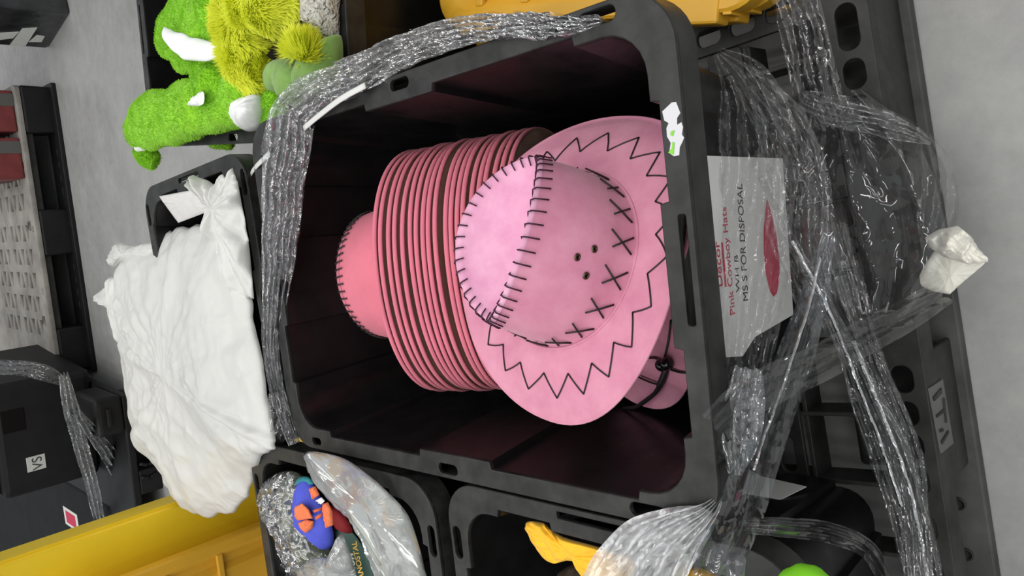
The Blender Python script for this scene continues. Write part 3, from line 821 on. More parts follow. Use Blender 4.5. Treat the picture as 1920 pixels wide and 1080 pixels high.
gb = V((0.72, 1.0, 0.30))
cos_g = thing('plush_costume', 'lime green plush costume with white lining draped over the tote edge', 'costume', gb)
def plush(name, pts, rad, flat, n, seed, hair=0.0045):
    vf = lump(tube(U3(pts), rad, 20, 40, flat, up=(0, -0.5, 0.85)), 0.012, 14, seed)
    vf = local(gb, vf)
    o = part(name, *vf, M['plush'], cos_g)
    hairs('pile', vf, int(n * 1.7), hair, 0.0008, M['plush_hair'], o, (0, 0, 0), 0.4, seed)
plush('sleeve', [(246, 248, .40), (270, 235, .415), (330, 215, .43), (400, 198, .43), (470, 170, .42), (500, 150, .41)], [0.035, 0.052, 0.056, 0.05, 0.05, 0.03], 0.55, 9000, 1)
plush('sleeve', [(268, 222, .395), (310, 200, .40), (370, 178, .41), (430, 150, .41)], [0.016, 0.03, 0.036, 0.04], 0.5, 6000, 2)
plush('cuff', [(262, 272, .37), (275, 292, .37), (292, 306, .36)], [0.02, 0.028, 0.02], 0.6, 2500, 3)
plush('hood', [(385, -40, .40), (340, 25, .40), (318, 50, .40), (309, 82, .41), (335, 112, .44), (372, 124, .45), (410, 120, .44)], [0.05, 0.03, 0.026, 0.016, 0.017, 0.017, 0.017], 0.8, 8000, 4)
plush('body', [(415, -30, .44), (410, 40, .44), (402, 110, .43), (420, 150, .42), (450, 175, .42)], [0.05, 0.045, 0.05, 0.065, 0.03], 0.7, 9000, 5)
plush('body', [(350, 20, .40), (385, 30, .42), (410, 60, .43)], [0.05, 0.055, 0.05], 0.7, 4000, 6)
plush('hem', [(505, 175, .43), (512, 205, .43), (500, 235, .42)], [0.028, 0.022, 0.02], 0.5, 2000, 7)
plush('hem', [(385, 238, .36), (405, 252, .36), (430, 262, .35)], [0.03, 0.03, 0.02], 0.4, 1200, 8)
vf = tube(U3([(311, 52, .465), (322, 72, .475), (346, 88, .475), (376, 95, .475), (404, 93, .475), (410, 72, .475)]), [0.006, 0.017, 0.021, 0.020, 0.014, 0.004], 16, 30, 0.45, up=(0, -0.5, 0.85))
part('white_lining', *local(gb, lump(vf, 0.006, 24, 21)), M['white_cloth'], cos_g, label='white fabric lining')
for q, h, s in (([(366, 128, .455), (384, 124, .455), (387, 145, .455), (378, 164, .455), (367, 152, .455)], 0.012, 22), ([(350, 197, .47), (366, 180, .47), (381, 172, .47), (381, 194, .47), (366, 199, .47)], 0.008, 23),
                ([(438, 205, .43), (446, 190, .44), (468, 182, .44), (490, 178, .44), (496, 205, .43), (488, 240, .42), (462, 246, .42), (442, 228, .42)], 0.05, 24),
                ([(398, 232, .38), (430, 222, .39), (448, 240, .38), (440, 252, .37), (412, 248, .36)], 0.02, 25)):
    part('white_lining', *local(gb, pillow(U3(q), (0, -0.6, 0.8), h, s, 0.006, 22, 14, 70, 2, 0.006)), M['white_cloth'], cos_g, label='white fabric lining')
q = [(250, 268, .405), (262, 274, .405), (300, 264, .41), (296, 274, .40), (262, 284, .395), (252, 280, .40)]
part('white_lining', *local(gb, pillow(U3(q), (0, -0.6, 0.8), 0.006, 26, 0.002, 20, 10, 60, 2)), M['white_cloth'], cos_g, label='white fabric trim')

fb = V((0.72, 0.75, 0.33))
fur = thing('shaggy_costume', 'yellow green shaggy fur costume piece lying on the green plush', 'costume', fb)
def shag(pts, rad, n, seed, flat=0.8, lean=(0, -0.2, -0.3), L=0.026):
    vf = local(fb, lump(tube(U3(pts), rad, 18, 36, flat, up=(0, -0.5, 0.85)), 0.01, 16, seed))
    o = part('fur_arm', *vf, M['fur_base'], fur)
    hairs('long_pile', vf, n, L, 0.0013, M['fur'], o, lean, 0.7, seed)
shag([(455, -40, .44), (452, 30, .45), (458, 85, .45), (475, 130, .44), (490, 158, .43)], [0.04, 0.042, 0.04, 0.038, 0.025], 16000, 31, L=0.022)
shag([(470, 0, .46), (505, 8, .46), (530, 16, .45), (512, 36, .44)], [0.045, 0.045, 0.026, 0.02], 11000, 32, L=0.02)
shag([(574, 120, .46), (572, 100, .465), (560, 84, .465)], [0.004, 0.012, 0.010], 2600, 33, 0.7, (0.5, 0.1, 0.2), 0.03)
part('gap_shade', *local(fb, pillow(U([(500, 105), (530, 60), (560, 38), (590, 60), (580, 80), (540, 100), (515, 112)], .44), (0, -0.5, 0.85), 0.01, 3, 0.003)), M['hole'], fur)  # dark pad painting the shade of the gap inside the fur
ob = V((0.62, 0.68, 0.34))
ol = thing('plush_toy', 'sage green soft plush with a floppy ear in the corner of the tote', 'plush', ob)
part('head', *local(ob, pillow(U([(556, 165), (562, 140), (580, 105), (605, 84), (640, 68), (640, 150), (620, 175), (580, 190), (560, 195)], .415), (0, -0.5, 0.85), 0.06, 41, 0.002, 10, 20, 90, 2)), M['olive'], ol)
part('ear', *local(ob, pillow(U([(497, 160), (496, 140), (508, 118), (530, 108), (552, 112), (560, 130), (556, 152), (540, 160), (520, 172), (505, 172)], .43), (0, -0.5, 0.85), 0.03, 42, 0.002, 12, 16, 80, 2)), M['olive'], ol)
part('arm', *local(ob, tube(U3([(528, 140, .45), (545, 165, .45), (560, 190, .43)]), [0.024, 0.03, 0.02], 14, 20, 0.7)), M['olive'], ol)
sb = pillow(U([(548, 0), (565, 25), (575, 52), (590, 60), (592, 80), (632, 78), (636, 20), (632, -30), (560, -30)], .40), (0, -0.5, 0.85), 0.05, 43, 0.008, 40, 26, 110, 2)
solo('bubble_wrap_bag', *sb, bag_mat('crinkled_pearl_bag', (0.66, 0.64, 0.58), 0.1, 0.2, 0.9, 90), 'crinkled pearly plastic bag beside the shaggy fur', 'bag')

# ------------------------------------------------------------------ costumes in the near left small tote
sv = [(486, 932, .50), (494, 905, .50), (515, 888, .50), (545, 882, .49), (572, 895, .48), (585, 930, .47), (600, 990, .46), (625, 1040, .46), (640, 1080, .45), (620, 1120, .45), (560, 1120, .45), (535, 1070, .46), (512, 1020, .47), (500, 970, .49)]
solo('crinkled_bag', *pillow(U3(sv), (0.1, -0.4, 0.9), 0.035, 51, 0.012, 34, 34, 150, 2.2, 0.004), M['silver'], 'crinkled silvery clear bag with olive contents at the tote wall', 'bag')
vs, fs = pillow(U3([(490, 930, .478), (520, 900, .478), (555, 895, .47), (580, 940, .455), (600, 1000, .445), (625, 1060, .44), (600, 1110, .43), (550, 1080, .44), (515, 1020, .45)]), (0.1, -0.4, 0.9), 0.022, 52, 0.006, 20, 16, 80)
solo('folded_fabric', vs, fs, mat('olive_drab_fabric', (0.17, 0.19, 0.10), 0.8, 0.2, col2=(0.34, 0.33, 0.24), vscale=25), 'olive fabric folded inside the silvery bag', 'fabric')
cb = un(600, 960, 0.46)
cst = thing('folded_costume', 'blue and orange costume folded between two plastic bags', 'costume', cb)
for nm, mm, q, h, s in (('blue_panel', 'blue', [(556, 985, .49), (552, 950, .50), (556, 915, .51), (566, 898, .51), (580, 900, .51), (600, 930, .51), (612, 960, .51), (625, 1000, .50), (622, 1025, .49), (605, 1030, .49), (585, 1010, .49), (570, 1000, .49)], 0.03, 61),
                        ('teal_trim', 'teal', [(554, 905, .505), (562, 895, .505), (578, 895, .51), (588, 908, .51), (572, 902, .512), (560, 910, .51)], 0.012, 62),
                        ('orange_patch', 'orange', [(553, 950, .535), (566, 944, .54), (578, 955, .54), (586, 972, .535), (560, 976, .53), (553, 968, .53)], 0.012, 63),
                        ('orange_patch', 'orange', [(560, 980, .53), (575, 974, .535), (588, 978, .53), (586, 990, .525), (575, 999, .525), (566, 992, .525)], 0.012, 64),
                        ('orange_patch', 'orange', [(580, 916, .54), (590, 912, .54), (598, 928, .54), (588, 936, .54)], 0.008, 65),
                        ('orange_patch', 'orange', [(606, 944, .535), (614, 942, .535), (622, 960, .535), (624, 985, .53), (612, 990, .53), (608, 965, .535)], 0.01, 66),
                        ('white_patch', 'white_cloth', [(592, 938, .54), (602, 933, .54), (608, 940, .54), (602, 946, .54)], 0.006, 67),
                        ('orange_stripe', 'orange', [(588, 956, .54), (602, 952, .54), (601, 957, .54), (590, 961, .54)], 0.006, 68),
                        ('orange_stripe', 'orange', [(592, 968, .537), (604, 962, .537), (603, 969, .537), (594, 974, .537)], 0.006, 69)):
    part(nm, *local(cb, pillow(U3(q), (0.1, -0.4, 0.9), h * (1 if s < 62 else 0.5), s, 0.003, 22, 14, 72, 2 if s < 62 else 3.5, 0.003, straight=s > 62)), M[mm], cst)
solo('red_fabric', *pillow(U3([(615, 945, .495), (640, 962, .495), (656, 985, .49), (660, 1000, .485), (640, 995, .485), (622, 975, .49)]), (0.1, -0.4, 0.9), 0.012, 71, 0.003, 20, 12, 60), M['darkred'], 'dark red fabric peeking out below the cloudy bag', 'fabric')
gb2 = un(670, 1040, 0.47)
gar = thing('printed_garment', 'dark teal garment with white and gold lettering inside the tote', 'garment', gb2)
gq = [(626, 990, .485), (640, 985, .487), (662, 1000, .487), (682, 1030, .483), (700, 1075, .478), (705, 1130, .475), (640, 1130, .472), (640, 1060, .475), (632, 1020, .48)]
part('cloth', *local(gb2, pillow(U3(gq), (0.1, -0.4, 0.9), 0.004, 72, 0.001, 12, 12, 70, 4)), M['darkgreen'], gar)
def flat_text(s, a, b, z, m, parent, base, stretch=1.0):
    A = un(*a, z); B = un(*b, z); me = text_me('lettering', s, 1.0, m, 0.0005, 0.012); w = max(v.co.x for v in me.vertices); k = (B - A).length / w
    X = (B - A).normalized(); Z = V((0.1, -0.4, 0.9)).normalized(); Y = Z.cross(X).normalized(); Z = X.cross(Y)
    o = from_me('lettering', me, parent)
    o.matrix_local = Matrix.Translation(A - base) @ Matrix(((X.x, Y.x, Z.x, 0), (X.y, Y.y, Z.y, 0), (X.z, Y.z, Z.z, 0), (0, 0, 0, 1))) @ Matrix.Diagonal((k, k * stretch, k, 1))
flat_text('SHINOM', (671, 1098), (662, 1038), 0.496, M['white_ink'], gar, gb2, 1.0)
flat_text('MANOSTAL', (686, 1098), (668, 1014), 0.496, M['gold_ink'], gar, gb2, 1.0)
cbq = [(570, 852, .53), (580, 846, .53), (612, 850, .53), (650, 862, .53), (690, 890, .53), (730, 925, .52), (765, 965, .51), (782, 1010, .50), (795, 1060, .49), (800, 1110, .49), (730, 1110, .49), (722, 1070, .50), (700, 1035, .50), (678, 1000, .505), (652, 966, .51), (622, 936, .52), (598, 905, .525), (578, 875, .53)]
solo('clear_plastic_bag', *pillow(U3(cbq), (0.1, -0.4, 0.9), 0.022, 74, 0.007, 16, 26, 140, 2.4, 0.006), M['clearbag'], 'cloudy clear plastic bag spilling over the tote rim toward the hat tote', 'bag')
solo('folded_fabric', *pillow(U3([(640, 900, .485), (690, 905, .485), (740, 945, .48), (765, 1000, .47), (775, 1080, .465), (720, 1085, .465), (690, 1040, .47), (665, 985, .48)]), (0.1, -0.4, 0.9), 0.014, 75, 0.004, 16, 14, 80), mat('pale_mint_fabric', (0.36, 0.44, 0.38), 0.85, 0.1, col2=(0.6, 0.56, 0.46), vscale=9), 'pale mint and cream fabric folded inside the cloudy bag', 'fabric')
solo('clear_plastic_bag', *pillow(U3([(555, 1068, .50), (575, 1052, .505), (600, 1045, .51), (625, 1048, .51), (640, 1030, .515), (636, 1005, .515), (645, 1005, .515), (660, 1050, .51), (668, 1085, .50), (660, 1120, .50), (570, 1120, .49)]), (0.1, -0.4, 0.9), 0.018, 76, 0.006, 18, 18, 100, 2.2, 0.006), M['clearbag'], 'small cloudy bag at the photo edge above the silvery bag', 'bag')

# ------------------------------------------------------------------ left tote contents
yb_ = un(1080, 1040, 0.48)
yc = thing('fabric_garment', 'golden yellow fabric hanging inside the left tote', 'garment', yb_)
yq = [(984, 990, .47), (990, 978, .485), (1018, 980, .49), (1030, 992, .495), (1060, 1008, .495), (1110, 1022, .495), (1160, 1036, .495), (1185, 1046, .495), (1190, 1075, .49), (1180, 1120, .48), (1120, 1120, .48), (1112, 1080, .475), (1105, 1058, .475), (1070, 1050, .47), (1038, 1056, .465), (1018, 1045, .465), (1000, 1020, .465)]
part('sleeve', *local(yb_, pillow(U3(yq), (0.3, -0.4, 0.85), 0.016, 81, 0.012, 20, 26, 140, 2.2, 0.008)), M['cloth_y'], yc)
solo('fabric_garment', *pillow(U3([(1270, 1060, .49), (1300, 1060, .49), (1345, 1078, .49), (1370, 1100, .49), (1300, 1110, .485), (1262, 1090, .485)]), (0.2, -0.4, 0.85), 0.012, 82, 0.005, 22, 14, 70), mat('mustard_fabric', (0.45, 0.24, 0.03), 0.85, 0.1, var=0.3, vscale=30), 'mustard fabric edge under the film at the left tote rim', 'garment')
solo('fabric_garment', *pillow(U3([(1045, 1075, .40), (1075, 1058, .41), (1110, 1062, .41), (1120, 1100, .40), (1060, 1110, .39)]), (0.2, -0.4, 0.85), 0.02, 83, 0.008, 22, 14, 70), mat('brown_reflection', (0.03, 0.02, 0.012), 0.8, 0.2, var=0.4, vscale=40), 'added dark brown pad painting the reflection below the yellow garment', 'garment')  # added pad, its brown stands in for yellow reflected inside the tote
solo('plush_toy', *tube([(-0.13, 0.02, 0.43), (-0.105, -0.025, 0.505), (-0.06, -0.065, 0.535), (-0.018, -0.088, 0.532), (-0.002, -0.094, 0.529), (0.004, -0.096, 0.527)], [0.02, 0.026, 0.028, 0.026, 0.017, 0.004], 18, 26, 0.8), M['green_toy'], 'bright green rounded plush limb draped over the near corner of the left tote', 'toy')

# ------------------------------------------------------------------ yellow lids and post
def lid(name, label, mw, W=0.515, D=0.775, flip=False):
    t = thing(name, label, 'lid', mat=mw, group=None)
    o = rrect(0, W, 0, D, 0.055, 8)
    def ring(e, z): return [V((W / 2 + (x - W / 2) * (1 - 2 * e / W), D / 2 + (y - D / 2) * (1 - 2 * e / D), z)) for x, y in o]
    vs, fs = loft([ring(0.004, 0), ring(0, 0.002), ring(0, 0.028), ring(0.004, 0.031), ring(0.026, 0.031), ring(0.03, 0.028), ring(0.045, 0.012), ring(0.06, 0.012), ring(0.075, 0.022), ring(0.09, 0.022)], True, True, True)
    sharp(fixn(part('shell', vs, fs, M['yellow'], t)), 30)
    for k in range(5):
        y = D * (k + 1) / 6
        from_me('cross_rib', box_me('cross_rib', 0.03, W - 0.03, y - 0.008, y + 0.008, 0.02, 0.03, M['yellow'], 0.003), t)
    for k in range(6):
        y = D * (k + 0.5) / 6
        from_me('side_rib', box_me('side_rib', -0.003, 0.001, y - 0.006, y + 0.006, 0.002, 0.029, M['yellow'], 0.001), t)
    from_me('latch_lug', box_me('latch_lug', -0.014, 0.02, 0.06, 0.14, 0.0, 0.034, M['yellow'], 0.004), t)
    from_me('latch_lug', box_me('latch_lug', -0.014, 0.02, D - 0.14, D - 0.06, 0.0, 0.034, M['yellow'], 0.004), t)
    return t
for k, (x, z, rz, w) in enumerate(((0.580, 0, -4, 'lowest'), (0.582, 0.034, -3.6, 'second from the floor'), (0.579, 0.068, -4.3, 'third from the floor'), (0.581, 0.102, -3.8, 'fourth from the floor'), (0.540, 0.143, -11.5, 'second from the top, overhanging the pallet'), (0.536, 0.177, -12.2, 'topmost, overhanging the pallet'))):
    lid('tote_lid', 'yellow ribbed tote lid stacked beside the hat tote, %s' % w,
        Matrix.Translation((x, 0.045 + 0.004 * ((k * 7) % 4), z)) @ Matrix.Rotation(RAD(rz), 4, 'Z'), 0.46, 0.595)
# square steel post, vertical, beyond the white bag
A = un(560, 848, 0); Bp = un(625, 1096 - 0.407 * 625, 0); Cp = Bp + V((-0.26, 0.03, 0)); Dp = A + V((-0.26, 0.03, 0))
pc = (A + Bp + Cp + Dp) / 4
def prism(q, h, r=0.006):
    bmq = bmesh.new()
    lo = [bmq.verts.new(v - pc) for v in q]; hi = [bmq.verts.new(v - pc + V((0, 0, h))) for v in q]
    bmq.faces.new(lo); bmq.faces.new(list(reversed(hi)))
    for i in range(4): bmq.faces.new([lo[i], hi[i], hi[(i + 1) % 4], lo[(i + 1) % 4]])
    bmesh.ops.recalc_face_normals(bmq, faces=bmq.faces)
    bmesh.ops.bevel(bmq, geom=bmq.edges[:], offset=r, segments=3, affect='EDGES')
    me = bpy.data.meshes.new('post'); bmq.to_mesh(me); bmq.free(); me.materials.append(M['post'])
    return me
post = thing('guard_post', 'bright yellow square upright post behind the white plastic bag', 'post', pc)
from_me('column', prism([A, Bp, Cp, Dp], 1.0, 0.012), post)
from_me('base_plate', box_me('base_plate', -0.2, 0.2, -0.15, 0.15, 0, 0.008, M['post'], 0.002), post)
# yellow lid standing on its short side in front of the post
G = un(640, 1193 - 0.442 * 640, 0)
lm = Matrix.Translation(V((G.x, G.y, 0.0)) + V((0.0, -0.05, 0))) @ Matrix(((-1, 0, 0, 0), (0, 0, -1, 0), (0, 1, 0, 0), (0, 0, 0, 1)))
lm = Matrix.Translation((G.x - 0.515, G.y - 0.03, 0)) @ Matrix(((1, 0, 0, 0), (0, 0, -1, 0), (0, 1, 0, 0), (0, 0, 0, 1)))
lid('tote_lid', 'yellow tote lid standing upright between the post and the costume tote', lm)

# ------------------------------------------------------------------ far side of the aisle
GP = V((1.118, 3.325, 0))
ga = math.atan2(3.385 - 3.32, -0.104 - 1.131)
gp = thing('plastic_pallet', 'grey plastic pallet with triangular slots, far across the aisle', 'pallet', GP, ga + pi)
# local: x runs toward the photo's lower left (negative), y away
W_ = 1.235
holes = []
rg_ = random.Random(3)
for j in range(1):
    for i in range(9):
        cx = -0.20 - 0.105 * i - (0.03 if i > 3 else 0); cy = 0.15 + 0.5 * j
        for r in range(3):
            for k in range(4 if r else 5):
                x0 = cx; y0 = cy - 0.05 + 0.36 * r + 0.062 * k
                w = 0.07
                holes.append([(x0, y0), (x0 + w, y0 + 0.022), (x0 + w, y0 + 0.03), (x0, y0 + 0.052)] if k % 2 else [(x0 + w, y0), (x0 + w, y0 + 0.052), (x0, y0 + 0.03), (x0, y0 + 0.022)])
for s in (0.06, 0.33, 0.60, 0.87, 1.16):
    holes.append([(-s - 0.012, 0.03), (-s + 0.012, 0.03), (-s + 0.012, 0.052), (-s - 0.012, 0.052)])
for s in (0.585, 1.0):
    holes.append([(-s - 0.02, 0.062), (-s + 0.02, 0.062), (-s + 0.02, 0.1), (-s - 0.02, 0.1)])
from_me('deck', plate_me('deck', [rrect(-W_, 0, 0, 1.15, 0.02, 3)] + holes, 0.02, M['grey_deck'], 0.15, 0.002), gp)
from_me('under_frame', box_me('under_frame', -W_ + 0.02, -0.02, 0.02, 1.13, 0.10, 0.128, M['pallet'], 0.003), gp)
for x0, x1 in ((-0.2, -0.0), (-0.72, -0.52), (-W_, -W_ + 0.2)):
    for y0 in (0.0, 0.5, 1.0):
        from_me('foot', box_me('foot', x0, x1, y0, y0 + 0.15, 0.0, 0.13, M['dark'], 0.01, 0.004), gp)
hs = [slot(-0.28 - 0.055 * k, 0.018, 0.03, 0.014, 0.002) for k in range(4)] + [slot(-0.78 - 0.055 * k, 0.018, 0.03, 0.014, 0.002) for k in range(4)]
from_me('runner', plate_me('runner', [rrect(-W_ - 0.01, 0.01, -0.03, 0.11, 0.01, 3)] + hs, 0.018, M['dark'], 0.018, 0.002), gp)
for y0 in (0.5, 1.0): from_me('runner', box_me('runner', -W_, 0, y0, y0 + 0.14, 0, 0.018, M['dark'], 0.003), gp)
def gl(x, y, z): return Matrix.Translation(GP) @ Matrix.Rotation(ga + pi, 4, 'Z') @ V((x, y, z))
for k, (x0, y0, lab_, w, hh) in enumerate(((-0.19, 0.03, 'dark red carton on the grey pallet, nearest the photo corner', 0.17, 0.15), (-0.385, 0.03, 'dark red carton on the grey pallet, beside its slotted deck', 0.17, 0.15))):
    rb = thing('carton', lab_, 'box', gl(x0, y0, 0.151), ga + pi, 'red cartons on the grey pallet')
    from_me('carton_body', box_me('carton_body', 0, w, 0, 0.5, 0, hh, M['red_box'], 0.006), rb)
    from_me('band', box_me('band', w * 0.62, w * 0.92, -0.003, 0.503, 0, hh + 0.003, M['grey_strap'], 0.001), rb)
    from_me('band', box_me('band', -0.003, w + 0.003, 0.2, 0.235, 0, hh + 0.003, M['grey_strap'], 0.001), rb)
# wrapped carton at the far right
wa = math.atan2(3.004 - 3.318, 1.33 - 1.272)      # its left side
bx = thing('wrapped_carton', 'dark film wrapped carton with pale labels on the far floor', 'box', (1.272, 3.318, 0), wa)
from_me('carton_body', box_me('carton_body', 0, 0.34, 0, 0.55, 0, 0.62, M['wrapped'], 0.012), bx)
Mi = Matrix.Rotation(-wa, 4, 'Z') @ Matrix.Translation((-1.272, -3.318, 0))
MW = Mi.inverted()
def on_box(px, py):
    o_ = Mi @ CAM_C
    d = Mi.to_3x3() @ (r_ * ((px - 960) / FPX) + d_ * ((py - 540) / FPX) + f_)
    return o_ + d * ((-0.003 - o_.y) / d.y)
for q in ([(18, 86), (42, 54), (70, 52), (48, 86)], [(54, 79), (70, 66), (84, 68), (78, 79)], [(0, 62), (36, 60), (24, 72), (0, 75)]):
    v = [on_box(*p) for p in q]
    vs = v + [p + V((0, 0.002, 0)) for p in v]
    part('shipping_label', vs, [(0, 1, 2, 3), (7, 6, 5, 4), (0, 4, 5, 1), (1, 5, 6, 2), (2, 6, 7, 3), (3, 7, 4, 0)], M['grey_label'], bx, False)
# film wrapped black cases on a low pallet at the far left
cp = thing('plastic_pallet', 'low black plastic pallet under the stacked black cases', 'pallet', (-0.17, 2.76, 0), RAD(-6))
from_me('deck', box_me('deck', -0.72, 0.0, 0.0, 1.1, 0.085, 0.115, M['dark'], 0.006), cp)
for x0 in (-0.72, -0.41, -0.1):
    from_me('foot', box_me('foot', x0, x0 + 0.1, 0.0, 0.12, 0, 0.086, M['dark'], 0.006), cp)
    from_me('foot', box_me('foot', x0, x0 + 0.1, 0.9, 1.05, 0, 0.086, M['dark'], 0.006), cp)
for k in range(6):
    xq = -0.56 + 0.055 * k + (0.06 if k > 2 else 0)
    vs, fs = tube([(xq, -0.004, 0.02), (xq - 0.012, -0.006, 0.05), (xq, -0.004, 0.08)], 0.007, 6, 8); part('loop', vs, fs, M['dark'], cp)
ck = thing('equipment_case', 'large black case wrapped in film with a small pale label', 'case', (-0.075, 3.06, 0.116), RAD(-9))
from_me('case_body', box_me('case_body', -0.46, 0.0, 0.0, 0.6, 0, 0.36, M['dark'], 0.03, seg=3), ck)
from_me('case_lid', box_me('case_lid', -0.465, 0.005, -0.005, 0.605, 0.365, 0.6, M['dark'], 0.04, seg=3), ck)
from_me('grip_recess', box_me('grip_recess', -0.19, -0.10, -0.003, 0.01, 0.25, 0.33, M['hole'], 0.003), ck)
lb = from_me('label', box_me('label', -0.365, -0.305, -0.004, 0.0, 0.20, 0.265, M['grey_label'], 0.0005, seg=1), ck, 'pale grey printed label')
me = text_me('lettering', 'VS', 0.05, M['black_ink'], 0.0003)
o = from_me('lettering', me, lb); o.matrix_local = Matrix.Translation((-0.363, -0.0048, 0.213)) @ Matrix.Rotation(RAD(90), 4, 'X')
sc_ = thing('equipment_case', 'small black case on the low pallet beside the large wrapped case', 'case', (-0.30, 2.92, 0.116), RAD(-4))
from_me('case_body', box_me('case_body', 0.0, 0.15, -0.16, 0.1, 0, 0.10, M['dark'], 0.02, seg=3), sc_)
from_me('handle', box_me('handle', 0.04, 0.11, -0.175, -0.159, 0.05, 0.065, M['dark'], 0.004), sc_)
qc = un(205, 948, 0.12)
lowc = thing('equipment_case', 'flat black case lying along the yellow post', 'case', (qc.x, qc.y, 0), RAD(-2))
from_me('case_body', box_me('case_body', -1.3, 0.0, 0.0, 3.2, 0, 0.12, M['matte'], 0.02, seg=3), lowc)
q = un(135, 982, 0.122) - V((qc.x, qc.y, 0))
st = from_me('red_sticker', box_me('red_sticker', q.x - 0.045, q.x + 0.045, q.y - 0.1, q.y + 0.1, 0.118, 0.1215, M['paper'], 0.0005, seg=1), lowc, 'white sticker with red print')
from_me('red_print', box_me('red_print', q.x - 0.03, q.x + 0.03, q.y - 0.07, q.y + 0.07, 0.121, 0.1225, M['red_ink'], 0.0003, seg=1), st)

# ------------------------------------------------------------------ stretch film
def film(label, pts, widths, m='film', name='stretch_film', **k):
    vs, fs = ribbon(pts, widths, **k)
    return solo(name, vs, fs, M[m], label, 'plastic film')
rp = [(1130, 42, .50), (1060, 50, .51), (960, 52, .505), (860, 62, .505), (760, 95, .51), (660, 145, .515), (590, 178, .52), (552, 212, .525), (540, 260, .53), (532, 330, .53), (528, 400, .525), (522, 480, .52), (515, 560, .515), (508, 640, .515), (516, 710, .515), (532, 775, .515), (552, 832, .51)]
rw = [.01, .022, .03, .036, .04, .05, .058, .065, .066, .062, .058, .052, .042, .028, .024, .022, .02]
film('bunched clear film rope lying over the far rim of the hat tote', U3(rp), rw, 'film_rope', nl=340, nw=26, amp=0.011, fl=26, fw=9, seed=1)
film('crumpled clear film behind the bunched rope at the far rim', [v + V((0.004, 0.008, -0.012)) for v in U3(rp)], [w * 0.85 for w in rw], 'film', nl=300, nw=20, amp=0.012, fl=34, fw=7, seed=2)
film('clear film end tucked between the hat tote and white bag', U3([(520, 735, .52), (528, 775, .52), (524, 812, .51), (518, 835, .50)]), [.03, .04, .03, .012], 'film', nl=60, amp=0.007, fl=30, seed=3)
# film down the front of the hat tote
fr = lambda pts, dy: [uny(px, py, y + dy) for px, py, y in pts]
film('wrinkled clear film sheet stretched across the white label', fr([(1345, 98, .03), (1392, 150, .012), (1415, 230, .01), (1412, 330, .01), (1405, 450, .01), (1398, 560, .01), (1392, 650, .01), (1385, 740, .012), (1392, 800, .012)], -0.008), [.012, .05, .075, .085, .08, .07, .06, .05, .04], 'film_thin', nl=260, nw=30, amp=0.0085, fl=16, fw=7, seed=4)
film('second wrinkled film layer over the lower part of the label', fr([(1390, 140, .02), (1455, 230, .012), (1490, 330, .01), (1500, 430, .01), (1520, 530, .005), (1548, 620, 0)], -0.012), [.03, .055, .07, .07, .05, .03], 'film', nl=220, nw=28, amp=0.010, fl=14, fw=8, seed=5)
film('clear film band with glints rising past the pallet side', U3([(1484, -30, .24), (1500, 40, .235), (1515, 110, .23), (1533, 180, .22), (1550, 240, .20)]), [.05, .05, .05, .052, .04], 'film', nl=160, nw=22, amp=0.008, fl=20, fw=6, seed=6)
film('hazy clear film sheet draped over the pallet front', U3([(1565, 185, .17), (1600, 290, .17), (1625, 400, .17), (1640, 500, .165), (1640, 590, .16)]), [.06, .13, .15, .14, .07], 'film_clear', nl=160, nw=40, amp=0.010, fl=7, fw=4, seed=7, name='film_sheet')
film('twisted film edge crossing the pallet front to the floor', U3([(1500, 185, .24), (1560, 205, .21), (1630, 225, .18), (1700, 248, .16), (1745, 268, .15)]), [.02, .035, .035, .025, .006], 'film', nl=140, nw=18, amp=0.008, fl=24, seed=8)
film('clear film fringe hanging to the floor before the paper wad', U3([(1735, 255, .15), (1752, 320, .10), (1755, 400, .08), (1745, 470, .10)]), [.015, .04, .045, .02], 'film_clear', nl=100, nw=16, amp=0.006, fl=14, seed=9)
film('shiny film strand running diagonally across the pallet', fr([(1425, 330, -.002), (1478, 440, -.012), (1535, 545, -.03), (1590, 660, -.045), (1630, 760, -.06), (1670, 860, -.07), (1705, 970, -.08), (1735, 1100, -.09)], 0), [.006, .01, .014, .022, .036, .044, .042, .04], 'film', nl=260, nw=20, amp=0.008, fl=5, fw=8, seed=10)
film('second film strand beside the diagonal one', fr([(1560, 420, -.02), (1600, 560, -.05), (1640, 680, -.06), (1685, 800, -.075), (1710, 900, -.08), (1722, 1100, -.09)], 0), [.03, .03, .024, .03, .03, .03], 'film', nl=220, nw=18, amp=0.007, fl=6, fw=7, seed=11)
film('bluish clear film strip hanging from the front to the left tote', fr([(1556, 440, -.035), (1530, 540, -.03), (1495, 660, -.03), (1455, 770, -.03), (1415, 880, -.035), (1380, 980, -.05), (1352, 1040, -.06), (1345, 1110, -.05)], 0), [.014, .026, .034, .036, .038, .038, .038, .04], 'film_blue', nl=200, nw=16, amp=0.005, fl=7, fw=4, seed=12)
film('smooth clear film strip tied to the white paper wad', fr([(1768, 550, -.10), (1700, 590, -.09), (1620, 635, -.075), (1540, 680, -.06), (1460, 715, -.045), (1395, 752, -.03), (1340, 800, -.02)], 0), [.03, .034, .036, .036, .036, .035, .03], 'film_clear', nl=180, nw=16, amp=0.005, fl=7, fw=3, seed=13)
film('whitish film wad spreading from the hat tote corner over the left tote', U3([(1348, 938, .50), (1320, 968, .515), (1270, 1005, .52), (1225, 1045, .52), (1190, 1090, .52), (1170, 1130, .52)]), [.006, .025, .055, .085, .10, .10], 'film_white', nl=160, nw=30, amp=0.009, fl=10, fw=9, seed=14)
film('film fold gathered at the lower corner of the hat tote front', fr([(1400, 690, .0), (1392, 760, -.0), (1385, 830, .0), (1378, 890, .0)], -0.01), [.03, .04, .035, .012], 'film_rope', nl=110, nw=20, amp=0.009, fl=22, seed=15)
